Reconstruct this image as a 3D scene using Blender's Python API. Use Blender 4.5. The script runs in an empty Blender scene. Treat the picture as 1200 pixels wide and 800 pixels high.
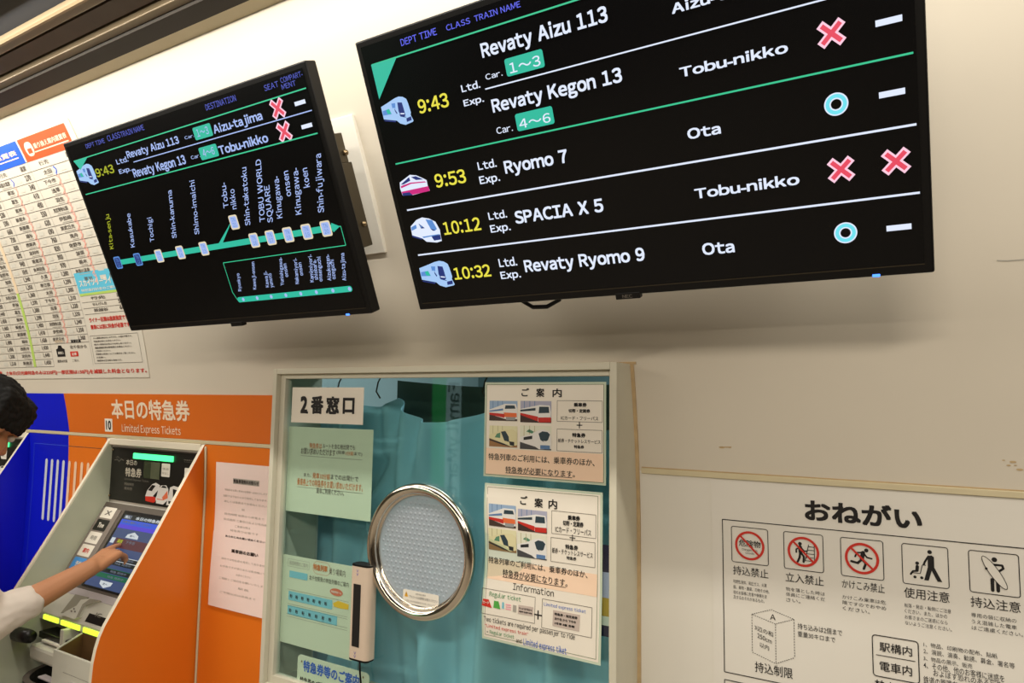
import bpy, bmesh, math, random
from mathutils import Vector, Matrix
random.seed(7)
C = bpy.context.scene.collection
scene = bpy.context.scene

# ---------------------------------------------------------------- camera
FPX, YAW, PITCH, ROLL = 809.5, .5415, .0911, .0149
CAM = Vector((0, -1.39, 1.5))
_f = Vector((-math.sin(YAW)*math.cos(PITCH), math.cos(YAW)*math.cos(PITCH), math.sin(PITCH)))
_r0 = Vector((math.cos(YAW), math.sin(YAW), 0)); _u0 = _r0.cross(_f)
_r = _r0*math.cos(ROLL) + _u0*math.sin(ROLL)
_u = -_r0*math.sin(ROLL) + _u0*math.cos(ROLL)
cd = bpy.data.cameras.new('camera'); cam = bpy.data.objects.new('camera', cd); C.objects.link(cam)
cd.sensor_width = 36; cd.lens = FPX/1200*36; cd.clip_start = .02; cd.clip_end = 60
cam.matrix_world = Matrix(((_r.x, _u.x, -_f.x, CAM.x), (_r.y, _u.y, -_f.y, CAM.y), (_r.z, _u.z, -_f.z, CAM.z), (0, 0, 0, 1)))
scene.camera = cam

# ---------------------------------------------------------------- world, lights, exposure
scene.view_settings.view_transform = 'Standard'; scene.view_settings.look = 'None'
scene.view_settings.gamma = 1; scene.view_settings.use_curve_mapping = False
scene.view_settings.exposure = 0
w = bpy.data.worlds.new('world'); scene.world = w; w.use_nodes = True
w.node_tree.nodes['Background'].inputs[0].default_value = (.6, .55, .45, 1)
w.node_tree.nodes['Background'].inputs[1].default_value = .135
def area(name, loc, target, sx, sy, power, col):
    d = bpy.data.lights.new(name, 'AREA'); d.shape = 'RECTANGLE'; d.size = sx; d.size_y = sy
    d.energy = power; d.color = col
    o = bpy.data.objects.new(name, d); C.objects.link(o); o.location = loc
    o.rotation_euler = (Vector(target)-Vector(loc)).to_track_quat('-Z', 'Y').to_euler()
    return o
WARM = (1, .90, .76)
area('strip_lamp', (-1.3, -.68, 2.405), (-1.3, -.30, 2.08), 5.4, .05, 43, (1, .945, .84))
area('ceiling_lamp_hall', (.15, -2.3, 2.34), (-.3, -1.7, 0), 1.0, .07, 33, WARM)
area('ceiling_lamp_left', (-3.2, -2.2, 2.36), (-3.0, -1.9, 0), 1.6, .14, 30, WARM)
area('ceiling_lamp_concourse', (-2.2, -4.2, 2.36), (-2.2, -4.2, 0), 4.5, .25, 95, WARM)
area('office_lamp', (-1.0, 1.0, 2.28), (-1.0, .9, 0), 1.6, .6, 16, (.9, 1, 1))

# ---------------------------------------------------------------- materials
def lin(c):
    f = lambda v: v/12.92 if v <= .04045 else ((v+.055)/1.055)**2.4
    return tuple(f(x/255) for x in c)
MATS = {}
def mat(name, rgb, rough=.6, metal=0, emit=0, noise=.04, scale=30, spec=.4, coat=0, bump=0):
    if name in MATS: return MATS[name]
    m = bpy.data.materials.new(name); m.use_nodes = True; nt = m.node_tree
    b = nt.nodes['Principled BSDF']; col = lin(rgb)
    b.inputs['Base Color'].default_value = (*col, 1)
    b.inputs['Roughness'].default_value = rough; b.inputs['Metallic'].default_value = metal
    b.inputs['Specular IOR Level'].default_value = spec
    b.inputs['Coat Weight'].default_value = coat
    if emit:
        b.inputs['Emission Color'].default_value = (*col, 1); b.inputs['Emission Strength'].default_value = emit
        b.inputs['Base Color'].default_value = (.01, .01, .01, 1)
    elif noise:
        tc = nt.nodes.new('ShaderNodeTexCoord'); n = nt.nodes.new('ShaderNodeTexNoise')
        n.inputs['Scale'].default_value = scale; n.inputs['Detail'].default_value = 4
        mr = nt.nodes.new('ShaderNodeMapRange'); mr.inputs[3].default_value = 1-noise; mr.inputs[4].default_value = 1+noise
        mx = nt.nodes.new('ShaderNodeVectorMath'); mx.operation = 'SCALE'
        mx.inputs[0].default_value = col
        nt.links.new(tc.outputs['Object'], n.inputs['Vector']); nt.links.new(n.outputs[0], mr.inputs[0])
        nt.links.new(mr.outputs[0], mx.inputs[3]); nt.links.new(mx.outputs[0], b.inputs['Base Color'])
        if bump:
            bp = nt.nodes.new('ShaderNodeBump'); bp.inputs['Strength'].default_value = bump; bp.inputs['Distance'].default_value = .002
            nt.links.new(n.outputs[0], bp.inputs['Height']); nt.links.new(bp.outputs[0], b.inputs['Normal'])
    MATS[name] = m; return m
def see_through(name, tint, gloss=.06, haze=0, hazecol=(1, 1, 1), rough=.02):
    m = bpy.data.materials.new(name); m.use_nodes = True; nt = m.node_tree; nt.nodes.clear()
    out = nt.nodes.new('ShaderNodeOutputMaterial'); tr = nt.nodes.new('ShaderNodeBsdfTransparent'); gl = nt.nodes.new('ShaderNodeBsdfGlossy')
    tr.inputs[0].default_value = (*tint, 1); gl.inputs['Roughness'].default_value = rough
    fr = nt.nodes.new('ShaderNodeFresnel'); fr.inputs[0].default_value = 1.5
    mx = nt.nodes.new('ShaderNodeMixShader'); ad = nt.nodes.new('ShaderNodeMath'); ad.operation = 'ADD'; ad.inputs[1].default_value = gloss
    ge = nt.nodes.new('ShaderNodeNewGeometry'); fl = nt.nodes.new('ShaderNodeMath'); fl.operation = 'SUBTRACT'; fl.inputs[0].default_value = 1
    mu = nt.nodes.new('ShaderNodeMath'); mu.operation = 'MULTIPLY'
    nt.links.new(ge.outputs['Backfacing'], fl.inputs[1]); nt.links.new(fr.outputs[0], ad.inputs[0])
    nt.links.new(ad.outputs[0], mu.inputs[0]); nt.links.new(fl.outputs[0], mu.inputs[1]); nt.links.new(mu.outputs[0], mx.inputs[0])
    base = tr
    if haze:
        df = nt.nodes.new('ShaderNodeBsdfDiffuse'); df.inputs[0].default_value = (*hazecol, 1)
        m2 = nt.nodes.new('ShaderNodeMixShader'); m2.inputs[0].default_value = haze
        nt.links.new(tr.outputs[0], m2.inputs[1]); nt.links.new(df.outputs[0], m2.inputs[2]); base = m2
    nt.links.new(base.outputs[0], mx.inputs[1]); nt.links.new(gl.outputs[0], mx.inputs[2]); nt.links.new(mx.outputs[0], out.inputs[0])
    MATS[name] = m; return m
M_wall_up = mat('wall_beige', (206, 197, 181), .55, noise=.035, scale=5, bump=.05)
M_wall_low = mat('wall_panel_white', (222, 217, 206), .5, noise=.02, scale=6)
M_white = mat('white_enamel', (214, 212, 198), .4)
M_cream = mat('cream_trim', (205, 192, 158), .5)
M_caulk = mat('aged_sealant', (186, 160, 120), .8, noise=.25, scale=40)
M_frame = mat('frame_paint', (206, 201, 182), .45, noise=.03)
M_paper = mat('paper', (232, 226, 214), .6, noise=.02)
M_lam = mat('laminated_paper', (236, 228, 214), .35, noise=.015)
M_ink = mat('black_ink', (22, 18, 16), .6, noise=0)
M_inkgrey = mat('grey_ink', (105, 98, 90), .6, noise=0)
M_inkpale = mat('pale_grey_ink', (165, 160, 150), .6, noise=0)
M_red = mat('red_ink', (200, 45, 30), .6, noise=0)
M_blueink = mat('blue_ink', (35, 95, 190), .6, noise=0)
M_greenink = mat('green_ink', (70, 140, 90), .6, noise=0)
M_orange = mat('orange_panel', (226, 118, 28), .38, noise=.03, scale=8)
M_orangehead = mat('orange_header', (212, 106, 30), .4, noise=.03, scale=8)
M_blue = mat('blue_panel', (8, 22, 200), .38, noise=.03, scale=8)
M_black = mat('black_plastic', (13, 12, 12), .4, noise=.03, spec=.25)
M_screen = mat('screen_glass', (5, 5, 7), .25, noise=0, spec=.25)
M_sc_white = mat('lit_white', (226, 235, 255), emit=1.0)
M_sc_blue = mat('lit_blue', (92, 100, 245), emit=.9)
M_sc_yellow = mat('lit_yellow', (238, 228, 70), emit=.95)
M_sc_green = mat('lit_green', (36, 190, 160), emit=.95)
M_sc_line = mat('lit_green_line', (50, 205, 150), emit=.9)
M_sc_red = mat('lit_red', (232, 70, 95), emit=1)
M_sc_pink = mat('lit_pink', (255, 205, 225), emit=1)
M_sc_cyan = mat('lit_cyan', (110, 225, 240), emit=1)
M_sc_ice = mat('lit_ice_blue', (168, 205, 250), emit=.95)
M_sc_navy = mat('lit_navy', (25, 50, 130), emit=.8)
M_sc_white1 = mat('lit_cool_white', (172, 194, 250), emit=.9)
M_sc_yellow1 = mat('lit_olive_yellow', (176, 184, 30), emit=.85)
M_sc_mid = mat('lit_mid_blue', (95, 150, 225), emit=.85)
M_sc_magenta = mat('lit_magenta', (215, 30, 130), emit=.9)
M_sc_cream = mat('lit_cream', (240, 225, 190), emit=.9)
M_led = mat('led_blue', (60, 120, 255), emit=3)
M_chrome = mat('polished_steel', (225, 215, 200), .12, metal=1, noise=0)
M_metal = mat('dark_bracket_metal', (80, 72, 58), .45, metal=.6)
M_bolt = mat('bolt_steel', (150, 130, 100), .35, metal=.9)
M_skin = mat('skin', (196, 138, 100), .55, noise=.05, scale=25)
M_shirt = mat('white_shirt', (225, 215, 205), .85, noise=.04, scale=14, bump=.3)
M_hair = mat('black_hair', (11, 9, 8), .7, noise=.3, scale=60, spec=.2)
M_trouser = mat('navy_trousers', (38, 42, 56), .85)
M_shoe = mat('dark_shoes', (30, 26, 24), .5)
M_curtain = mat('teal_curtain', (156, 208, 224), .9, noise=.05, scale=7)
M_greenpaper = mat('pale_green_paper', (228, 226, 202), .7, noise=.02)
M_dark = mat('dark_ceiling', (46, 40, 34), .7, noise=.12, scale=9)
M_darker = mat('darker_ceiling', (20, 22, 27), .7)
M_rail = mat('ceiling_rail', (112, 98, 76), .45, metal=.3, noise=.12, scale=20)
M_brownpanel = mat('brown_ceiling_panel', (78, 64, 52), .6, noise=.25, scale=14)
M_floor = mat('floor_tile', (150, 142, 130), .4, noise=.08, scale=3)
M_glass = see_through('window_glass', (.89, .965, .955), .03)
M_film = see_through('dotted_film', (.82, .86, .9), .01, .62, lin((196, 204, 214)), .3)

# ---------------------------------------------------------------- surfaces
def ray(px, py):
    return (_f + _r*((px-600)/FPX) - _u*((py-400)/FPX)).normalized()
class Plane:
    def __init__(s, o, ex, ey, wave=None):
        s.o = Vector(o); s.ex = Vector(ex).normalized(); s.ey = Vector(ey).normalized(); s.n = s.ex.cross(s.ey); s.wave = wave
    def uv(s, px, py):
        d = ray(px, py); t = (s.o-CAM).dot(s.n)/d.dot(s.n); p = CAM+d*t-s.o
        return p.dot(s.ex), p.dot(s.ey)
    def pt(s, u, v, off=0):
        if s.wave: off += s.wave(u, v)
        return s.o + s.ex*u + s.ey*v + s.n*off
def prof(z): return -.262*max(0, z-1.2)**2
class Curve:          # the front wall, vertical below and leaning out towards the ceiling
    wave = True
    def uv(s, px, py):
        d = ray(px, py); lo, hi = .2, 9
        for _ in range(50):
            m = (lo+hi)/2; p = CAM+d*m
            if p.y < prof(p.z): lo = m
            else: hi = m
        p = CAM+d*lo; return p.x, p.z
    def pt(s, u, v, off=0):
        k = .524*max(0, v-1.2); l = math.hypot(1, k)
        return Vector((u, prof(v)-off/l, v-off*k/l))
WALL = Curve()
def FY(y, wave=None): return Plane((0, y, 0), (1, 0, 0), (0, 0, 1), wave)

# ---------------------------------------------------------------- text
_tc = {}
def glyphs(s, bold=0.0, spacing=1.0):
    k = (s, bold, spacing)
    if k in _tc: return _tc[k]
    c = bpy.data.curves.new('t', 'FONT'); c.body = s; c.resolution_u = 3; c.offset = bold; c.space_character = spacing; c.size = 1
    o = bpy.data.objects.new('t', c); me = o.to_mesh()
    vs = [(v.co.x, v.co.y) for v in me.vertices]; fs = [tuple(p.vertices) for p in me.polygons]
    o.to_mesh_clear(); bpy.data.objects.remove(o); bpy.data.curves.remove(c)
    _tc[k] = (vs, fs); return vs, fs
_gc = {}
def gothic(s, bold=0.0, spacing=1.0):
    """upright gothic lettering set letter by letter with even gaps"""
    k = (s, bold, spacing)
    if k in _gc: return _gc[k]
    V_, F_, x = [], [], 0
    for ch in s:
        if ch == ' ': x += .36*spacing; continue
        o = ord(ch); vs, fs = glyphs(chr(o+0xFEE0) if 33 <= o <= 126 and ch not in '-.' else ch, bold)
        if not vs: continue
        l = min(p[0] for p in vs); r = max(p[0] for p in vs); n = len(V_); pad = .045 if ch in 'il1.:!' else 0
        x += pad; V_ += [(p[0]-l+x, p[1]) for p in vs]; F_ += [tuple(n+q for q in f) for f in fs]; x += r-l+pad+.085*spacing
    _gc[k] = (V_, F_); return V_, F_
CAP = max(y for x, y in glyphs('\uff28')[0])

# ---------------------------------------------------------------- mesh builder
LOC = {}
class MB:
    def __init__(s): s.v = []; s.f = []; s.m = []; s.mats = []; s.sm = set()
    def mi(s, m):
        if m not in s.mats: s.mats.append(m)
        return s.mats.index(m)
    def add(s, vs, fs, m, smooth=False):
        b = len(s.v); s.v += [tuple(v) for v in vs]; i = s.mi(m)
        for f in fs:
            if smooth: s.sm.add(len(s.f))
            s.f.append(tuple(b+k for k in f)); s.m.append(i)
        return s
    def box(s, lo, hi, m, bev=0):
        bm = bmesh.new(); bmesh.ops.create_cube(bm, size=1)
        for v in bm.verts: v.co = Vector([(lo[i]+hi[i])/2+v.co[i]*(hi[i]-lo[i]) for i in range(3)])
        return s.bm(bm, m, bev)
    def bm(s, bm, m, bev=0, smooth=False, seg=2):
        if bev: bmesh.ops.bevel(bm, geom=list(bm.edges), offset=bev, segments=seg, profile=.5, affect='EDGES')
        bm.verts.index_update(); s.add([v.co for v in bm.verts], [[v.index for v in f.verts] for f in bm.faces], m, smooth); bm.free(); return s
    def sbox(s, S, u0, u1, v0, v1, o0, o1, m, bev=0):     # box standing on a surface
        bm = bmesh.new(); P = [bm.verts.new(S.pt(u, v, o)) for o in (o0, o1) for (u, v) in ((u0, v0), (u1, v0), (u1, v1), (u0, v1))]
        for f in ((3, 2, 1, 0), (4, 5, 6, 7), (0, 1, 5, 4), (1, 2, 6, 5), (2, 3, 7, 6), (3, 0, 4, 7)): bm.faces.new([P[i] for i in f])
        bm.normal_update(); return s.bm(bm, m, bev)
    def sheet(s, S, u0, u1, v0, v1, m, off=.0005, th=.0004, nu=1, nv=1):   # thin slab following a surface
        n = (nu+1)*(nv+1); vs = []
        for o in (off, off+th):
            for j in range(nv+1):
                for i in range(nu+1): vs.append(S.pt(u0+(u1-u0)*i/nu, v0+(v1-v0)*j/nv, o))
        g = lambda i, j, t: t*n + j*(nu+1)+i; fs = []
        for j in range(nv):
            for i in range(nu):
                fs.append((g(i, j, 1), g(i+1, j, 1), g(i+1, j+1, 1), g(i, j+1, 1))); fs.append((g(i, j+1, 0), g(i+1, j+1, 0), g(i+1, j, 0), g(i, j, 0)))
        for i in range(nu): fs += [(g(i, 0, 0), g(i+1, 0, 0), g(i+1, 0, 1), g(i, 0, 1)), (g(i+1, nv, 0), g(i, nv, 0), g(i, nv, 1), g(i+1, nv, 1))]
        for j in range(nv): fs += [(g(0, j+1, 0), g(0, j, 0), g(0, j, 1), g(0, j+1, 1)), (g(nu, j, 0), g(nu, j+1, 0), g(nu, j+1, 1), g(nu, j, 1))]
        return s.add(vs, fs, m)
    def rect(s, S, u0, u1, v0, v1, m, off=.0012):
        if u1 < u0: u0, u1 = u1, u0
        if v1 < v0: v0, v1 = v1, v0
        n = 1 if not S.wave else max(1, min(10, int(max(u1-u0, v1-v0)/.03)))
        vs = [S.pt(u0+(u1-u0)*i/n, v0+(v1-v0)*j/n, off) for j in range(n+1) for i in range(n+1)]
        return s.add(vs, [(j*(n+1)+i, j*(n+1)+i+1, (j+1)*(n+1)+i+1, (j+1)*(n+1)+i) for j in range(n) for i in range(n)], m)
    def poly(s, S, uvs, m, off=.0012):
        return s.add([S.pt(u, v, off) for u, v in uvs], [tuple(range(len(uvs)))], m)
    def line(s, S, a, b, wd, m, off=.0012):
        a = Vector(a); b = Vector(b); d = b-a; n = Vector((-d.y, d.x)).normalized()*wd/2
        k = 1 if not S.wave else 8; vs = []
        for i in range(k+1):
            p = a+d*i/k; vs += [S.pt(p.x-n.x, p.y-n.y, off), S.pt(p.x+n.x, p.y+n.y, off)]
        return s.add(vs, [(2*i, 2*i+2, 2*i+3, 2*i+1) for i in range(k)], m)
    def path(s, S, pts, wd, m, off=.0012, closed=False):
        if closed: pts = list(pts)+[pts[0]]
        for a, b in zip(pts, pts[1:]): s.line(S, a, b, wd, m, off)
        return s
    def rr(s, S, u0, u1, v0, v1, r, n=5):
        if u1 < u0: u0, u1 = u1, u0
        if v1 < v0: v0, v1 = v1, v0
        r = min(r, (u1-u0)/2, (v1-v0)/2); P = []
        for cx, cy, a in ((u1-r, v1-r, 0), (u0+r, v1-r, 90), (u0+r, v0+r, 180), (u1-r, v0+r, 270)):
            for i in range(n+1):
                t = math.radians(a+90*i/n); P.append((cx+r*math.cos(t), cy+r*math.sin(t)))
        return P
    def rrect(s, S, u0, u1, v0, v1, r, m, off=.0012): return s.poly(S, s.rr(S, u0, u1, v0, v1, r), m, off)
    def frame(s, S, u0, u1, v0, v1, wd, m, off=.0012, r=0):
        if r: return s.path(S, s.rr(S, u0, u1, v0, v1, r), wd, m, off, True)
        return s.path(S, [(u0, v0), (u1, v0), (u1, v1), (u0, v1)], wd, m, off, True)
    def disc(s, S, u, v, ru, m, off=.0012, rv=None, n=28):
        rv = rv or ru
        return s.poly(S, [(u+ru*math.cos(2*math.pi*i/n), v+rv*math.sin(2*math.pi*i/n)) for i in range(n)], m, off)
    def ring(s, S, u, v, r0, r1, m, off=.0012, n=36, k=1):
        vs = []
        for i in range(n):
            t = 2*math.pi*i/n
            vs += [S.pt(u+r0*math.cos(t), v+k*r0*math.sin(t), off), S.pt(u+r1*math.cos(t), v+k*r1*math.sin(t), off)]
        return s.add(vs, [(2*i, 2*i+1, (2*i+3) % (2*n), (2*i+2) % (2*n)) for i in range(n)], m)
    def text(s, S, t, u0, v0, u1, v1, m, off=.0014, bold=0.0, mode='box', rot=0, spacing=1.0, shear=0):
        strike = 0
        if bold > (.006 if mode == 'box' else .014): strike, bold = (bold*.75, .006) if mode == 'box' else (bold*.85, 0.0)     # heavier kanji: struck four times
        vs, fs = gothic(t, bold, spacing) if mode == 'cap' else glyphs(t, bold, spacing)
        if strike:
            n = len(vs); vs = [(x+a, y+c) for a, c in ((-strike, -strike), (strike, -strike), (strike, strike), (-strike, strike))[:4 if strike > .012 else 2] for x, y in vs]; fs = [tuple(i+n*k for i in f) for k in range(len(vs)//n) for f in fs]
        if not vs: return s
        x0 = min(x for x, y in vs); x1 = max(x for x, y in vs)
        if mode == 'box': y0 = min(y for x, y in vs); y1 = max(y for x, y in vs)
        else: y0, y1 = 0, CAP
        out = []; nk = len(vs)//(4 if strike > .012 else 2) if strike else 0
        for i, (x, y) in enumerate(vs):
            if nk and i % nk == 0 and i: off += .00008
            a = (x-x0)/(x1-x0); b = (y-y0)/(y1-y0)
            if rot: out.append(S.pt(u1-(u1-u0)*b, v0+(v1-v0)*a, off))
            else: out.append(S.pt(u0+(u1-u0)*a, v0+(v1-v0)*b+shear*a, off))
        return s.add(out, fs, m)
    def ptext(s, S, t, bl, tr, m, off=.0014, bold=0.0, mode='box', spacing=1.0):
        u0, v0 = S.uv(*bl); u1, v1 = S.uv(*tr); return s.text(S, t, u0, v0, u1, v1, m, off, bold, mode, 0, spacing)
    def ptext3(s, S, t, bl, br, tl, m, off=.0014, bold=0.0):      # lettering drawn on a slant
        u0, v0 = S.uv(*bl); u1, vb = S.uv(*br); _, v1 = S.uv(*tl)
        return s.text(S, t, u0, v0, u1, v1, m, off, bold, 'box', 0, 1.0, vb-v0)
    def tube(s, pts, r, m, n=10, closed=False, cap=True):
        pts = [Vector(p) for p in pts]; N = len(pts); vs = []; rs = r if isinstance(r, (list, tuple)) else [r]*N
        up = None
        for i, p in enumerate(pts):
            if closed: t = (pts[(i+1) % N]-pts[i-1]).normalized()
            else: t = (pts[min(i+1, N-1)]-pts[max(i-1, 0)]).normalized()
            if up is None:
                up = Vector((0, 0, 1)) if abs(t.z) < .9 else Vector((1, 0, 0))
            a = (up - t*up.dot(t)).normalized(); b = t.cross(a); up = a
            for k in range(n):
                q = 2*math.pi*k/n; vs.append(p+(a*math.cos(q)+b*math.sin(q))*rs[i])
        fs = []
        for i in range(N if closed else N-1):
            for k in range(n): fs.append((i*n+k, i*n+(k+1) % n, ((i+1) % N)*n+(k+1) % n, ((i+1) % N)*n+k))
        if cap and not closed: fs += [tuple(range(n))[::-1], tuple((N-1)*n+k for k in range(n))]
        return s.add(vs, fs, m, True)
    def prism_x(s, yz, x0, x1, m):
        n = len(yz); vs = [(x0, y, z) for y, z in yz]+[(x1, y, z) for y, z in yz]
        fs = [tuple(range(n)), tuple(range(2*n-1, n-1, -1))]+[(i, i+n, (i+1) % n+n, (i+1) % n) for i in range(n)]
        bm = bmesh.new(); V = [bm.verts.new(v) for v in vs]
        for f in fs: bm.faces.new([V[i] for i in f])
        bmesh.ops.recalc_face_normals(bm, faces=bm.faces[:]); return s.bm(bm, m)
    def ball(s, c, r, m, sub=2, sc=(1, 1, 1)):
        bm = bmesh.new(); bmesh.ops.create_icosphere(bm, subdivisions=sub, radius=r)
        for v in bm.verts: v.co = Vector((v.co.x*sc[0], v.co.y*sc[1], v.co.z*sc[2]))+Vector(c)
        return s.bm(bm, m, smooth=True)
    def build(s, name, parent=None, label=None):
        root = parent
        while root is not None and root.parent is not None: root = root.parent
        loc = LOC.get(root.name, Vector()) if root else Vector()
        me = bpy.data.meshes.new(name); me.from_pydata([tuple(Vector(v)-loc) for v in s.v], [], s.f)
        for m in s.mats: me.materials.append(m)
        me.polygons.foreach_set('material_index', s.m)
        if s.sm: me.polygons.foreach_set('use_smooth', [i in s.sm for i in range(len(s.f))])
        me.update(); o = bpy.data.objects.new(name, me); C.objects.link(o)
        if parent: o.parent = parent
        if label: o['label'] = label
        return o
def thing(name, label, cat, loc=(0, 0, 0), group=None):
    o = bpy.data.objects.new(name, None); C.objects.link(o); o.location = loc; o.empty_display_size = .1
    o['label'] = label; o['category'] = cat
    if group: o['group'] = group
    LOC[o.name] = Vector(loc); return o
def struct(o): o['kind'] = 'structure'; return o

# ================================================================ the place
FX0, FX1, FZ1, FZ0, FYF = -1.522, -.525, 1.587, .74, -.115     # ticket window casing
SEAM = 1.368
b = MB()
zs = [0, .4, FZ0, 1.0, 1.2, 1.24, 1.28, 1.32, SEAM, 1.41, 1.45, 1.485, 1.52, 1.555, FZ1, 1.66, 1.74, 1.82, 1.90, 1.98, 2.06, 2.14, 2.22, 2.30, 2.365, 2.41]
xs = [-6.5, -4, -2.6, FX0+.01, FX1-.01, .6, 3.2]
for j in range(len(zs)-1):
    for i in range(len(xs)-1):
        if i == 3 and FZ0 <= zs[j] < FZ1-.001: continue
        m = M_wall_low if zs[j] < SEAM-.001 else M_wall_up
        q = [WALL.pt(xs[i+a], zs[j+c]) for a, c in ((0, 0), (1, 0), (1, 1), (0, 1))]
        b.add(q, [(0, 1, 2, 3)], m, True)
wf = struct(b.build('wall_front'))
bm = bmesh.new(); bm.from_mesh(wf.data); bmesh.ops.remove_doubles(bm, verts=bm.verts, dist=1e-5); bm.to_mesh(wf.data); bm.free()
md = wf.modifiers.new('thickness', 'SOLIDIFY'); md.thickness = .06; md.offset = -1
md = wf.modifiers.new('edges', 'EDGE_SPLIT'); md.split_angle = math.radians(30)

struct(MB().box((-6.5, -6.5, -.05), (3.2, .0, 0), M_floor).build('floor'))
struct(MB().box((-6.5, -6.5, 2.44), (3.2, -.32, 2.5), M_darker).build('ceiling'))
struct(MB().box((-6.5, -6.6, 0), (3.2, -6.5, 2.5), mat('far_wall', (70, 66, 60), .6)).build('wall_back'))
struct(MB().box((-6.6, -6.5, 0), (-6.5, .06, 2.5), mat('side_wall', (120, 112, 98), .6)).build('wall_left'))
struct(MB().box((3.2, -6.5, 0), (3.3, .06, 2.5), MATS['side_wall']).build('wall_right'))
# mouldings where the wall meets the ceiling
struct(MB().box((-6.5, -.425, 2.408), (3.2, -.37, 2.44), M_cream).build('trim_1'))
struct(MB().box((-6.5, -.478, 2.404), (3.2, -.4255, 2.442), M_dark).build('trim_2'))
t = MB().box((-6.5, -.503, 2.412), (3.2, -.479, 2.44), M_rail, .003); struct(t.build('trim_3'))
t = MB().box((-6.5, -.562, 2.426), (3.2, -.512, 2.444), M_brownpanel); struct(t.build('trim_4'))
t = MB().box((-6.5, -.606, 2.414), (3.2, -.578, 2.44), M_rail, .003).box((-6.5, -.609, 2.41), (3.2, -.603, 2.418), M_bolt); struct(t.build('trim_5'))
# strip at the seam between upper and lower wall
t = MB()
for x0, x1 in ((-6.5, FX0-.002), (FX1+.012, 3.2)): t.sbox(WALL, x0, x1, SEAM-.005, SEAM+.006, -.002, .004, M_cream, .001).sbox(WALL, x0, x1, SEAM+.0062, SEAM+.0082, -.002, .0012, M_caulk)
struct(t.build('trim_6'))
# a flush joint in the upper wall panels and small marks of wear
t = MB()
for px, py, r in ((846, 524, .0035), (855, 524, .002), (1187, 541, .003), (1182, 545, .002), (1195, 550, .003), (1190, 545, .0015), (1176, 539, .0015)):
    u, v = WALL.uv(px, py); t.disc(WALL, u, v, r*1.6, M_caulk, .0006, r*.6, 9)
u, v = WALL.uv(850, 524); t.line(WALL, (u-.012, v), (u+.012, v+.001), .0022, M_caulk, .0006)
t.path(WALL, [WALL.uv(*p) for p in ((1168, 305), (1180, 305.5), (1200, 304))], .0016, M_inkpale, .0006)
struct(t.build('trim_7'))

# ---------------------------------------------------------------- ticket window
win = struct(thing('window_1', 'cream framed ticket window with greenish glass and paper notices', 'window', ((FX0+FX1)/2, 0, FZ0)))
b = MB(); cw = .0145
for x0, x1, z0, z1 in ((FX0, FX0+cw, FZ0, FZ1), (FX1-cw, FX1, FZ0, FZ1), (FX0+cw, FX1-cw, FZ1-cw, FZ1), (FX0+cw, FX1-cw, FZ0, FZ0+.03)):
    b.box((x0, FYF, z0), (x1, .05, z1), M_frame, .0012)
fr = b.build('casing', win)
b = MB(); sw = .019; y0, y1 = -.101, -.078; a0, a1, c0, c1 = FX0+cw, FX1-cw, FZ0+.03, FZ1-cw
for x0, x1, z0, z1 in ((a0, a0+sw, c0, c1), (a1-.007, a1, c0, c1), (a0+sw, a1-.007, c1-.012, c1), (a0+sw, a1-.007, c0, c0+.02)):
    b.box((x0, y0, z0), (x1, y1, z1), M_frame, .0012)
b.build('sash', win)
GY = -.090
MB().box((a0+sw-.004, GY, c0+.016), (a1-.003, GY+.006, c1-.008), M_glass).build('glass_pane', win)
b = MB()
zz = [.75, .9, 1.0, 1.1, 1.2, 1.3, 1.36, 1.42, 1.48, 1.54, 1.59]
for xx, wd in ((FX1, .007), (FX0-.010, .010)):
    for z0, z1 in zip(zz, zz[1:]): b.sbox(WALL, xx, xx+wd, z0, z1, -.001, .004, M_caulk if xx > -1 else M_cream)
b.sbox(WALL, FX0-.01, FX1+.012, FZ1, FZ1+.005, -.001, .003, M_caulk)
b.build('sealant_bead', win)

# office behind the glass
for nm, lo, hi, m in (('wall_office_back', (-2.4, 2.2, 0), (.4, 2.26, 2.4), mat('office_wall', (118, 140, 142), .7)),
                      ('wall_office_left', (-2.46, .06, 0), (-2.4, 2.26, 2.4), mat('office_wall_light_tint', (205, 222, 226), .7)),  # left wall paled, its colour standing in for bright light panels
                      ('wall_office_right', (.4, .06, 0), (.46, 2.26, 2.4), MATS['office_wall']),
                      ('ceiling_office', (-2.46, .06, 2.4), (.46, 2.26, 2.45), MATS['office_wall'])):
    struct(MB().box(lo, hi, m).build(nm))
G = FY(GY)
# curtain hung from hooks: sagging top edge and deep folds
def sag(x):
    hooks = [-1.62, -1.42, -1.275, -.93, -.50]
    for h0, h1 in zip(hooks, hooks[1:]):
        if h0 <= x <= h1:
            t = (x-h0)/(h1-h0); return 1.515 - .30*(h1-h0)*4*t*(1-t)*.62
    return 1.50
cur = thing('curtain', 'teal cloth curtain sagging from hooks behind the ticket window glass', 'curtain', (-1.02, .05, .74))
b = MB(); NX, NZ = 150, 40; vs = []
for j in range(NZ+1):
    for i in range(NX+1):
        x = -1.64+1.16*i/NX; t = j/NZ; zt = sag(x); z = .72+(zt-.72)*t
        y = .085 + .034*math.sin(x*36+1.5*math.sin(z*3))*(.6+.4*math.sin(x*7+1)) + .014*math.sin(x*71+z*2.2) + .018*math.sin(x*17-z*5)
        y += .035*math.exp(-((x+1.38-(z-1.15)*.35)/.03)**2)*(1 if z < 1.35 else .4) - .045*math.exp(-((x+1.30+(z-1.2)*.5)/.035)**2) - .04*math.exp(-((x+1.19-(z-1.2)*.3)/.03)**2)
        vs.append((x, y, z))
b.add(vs, [(j*(NX+1)+i, j*(NX+1)+i+1, (j+1)*(NX+1)+i+1, (j+1)*(NX+1)+i) for j in range(NZ) for i in range(NX)], M_curtain, True)
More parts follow.
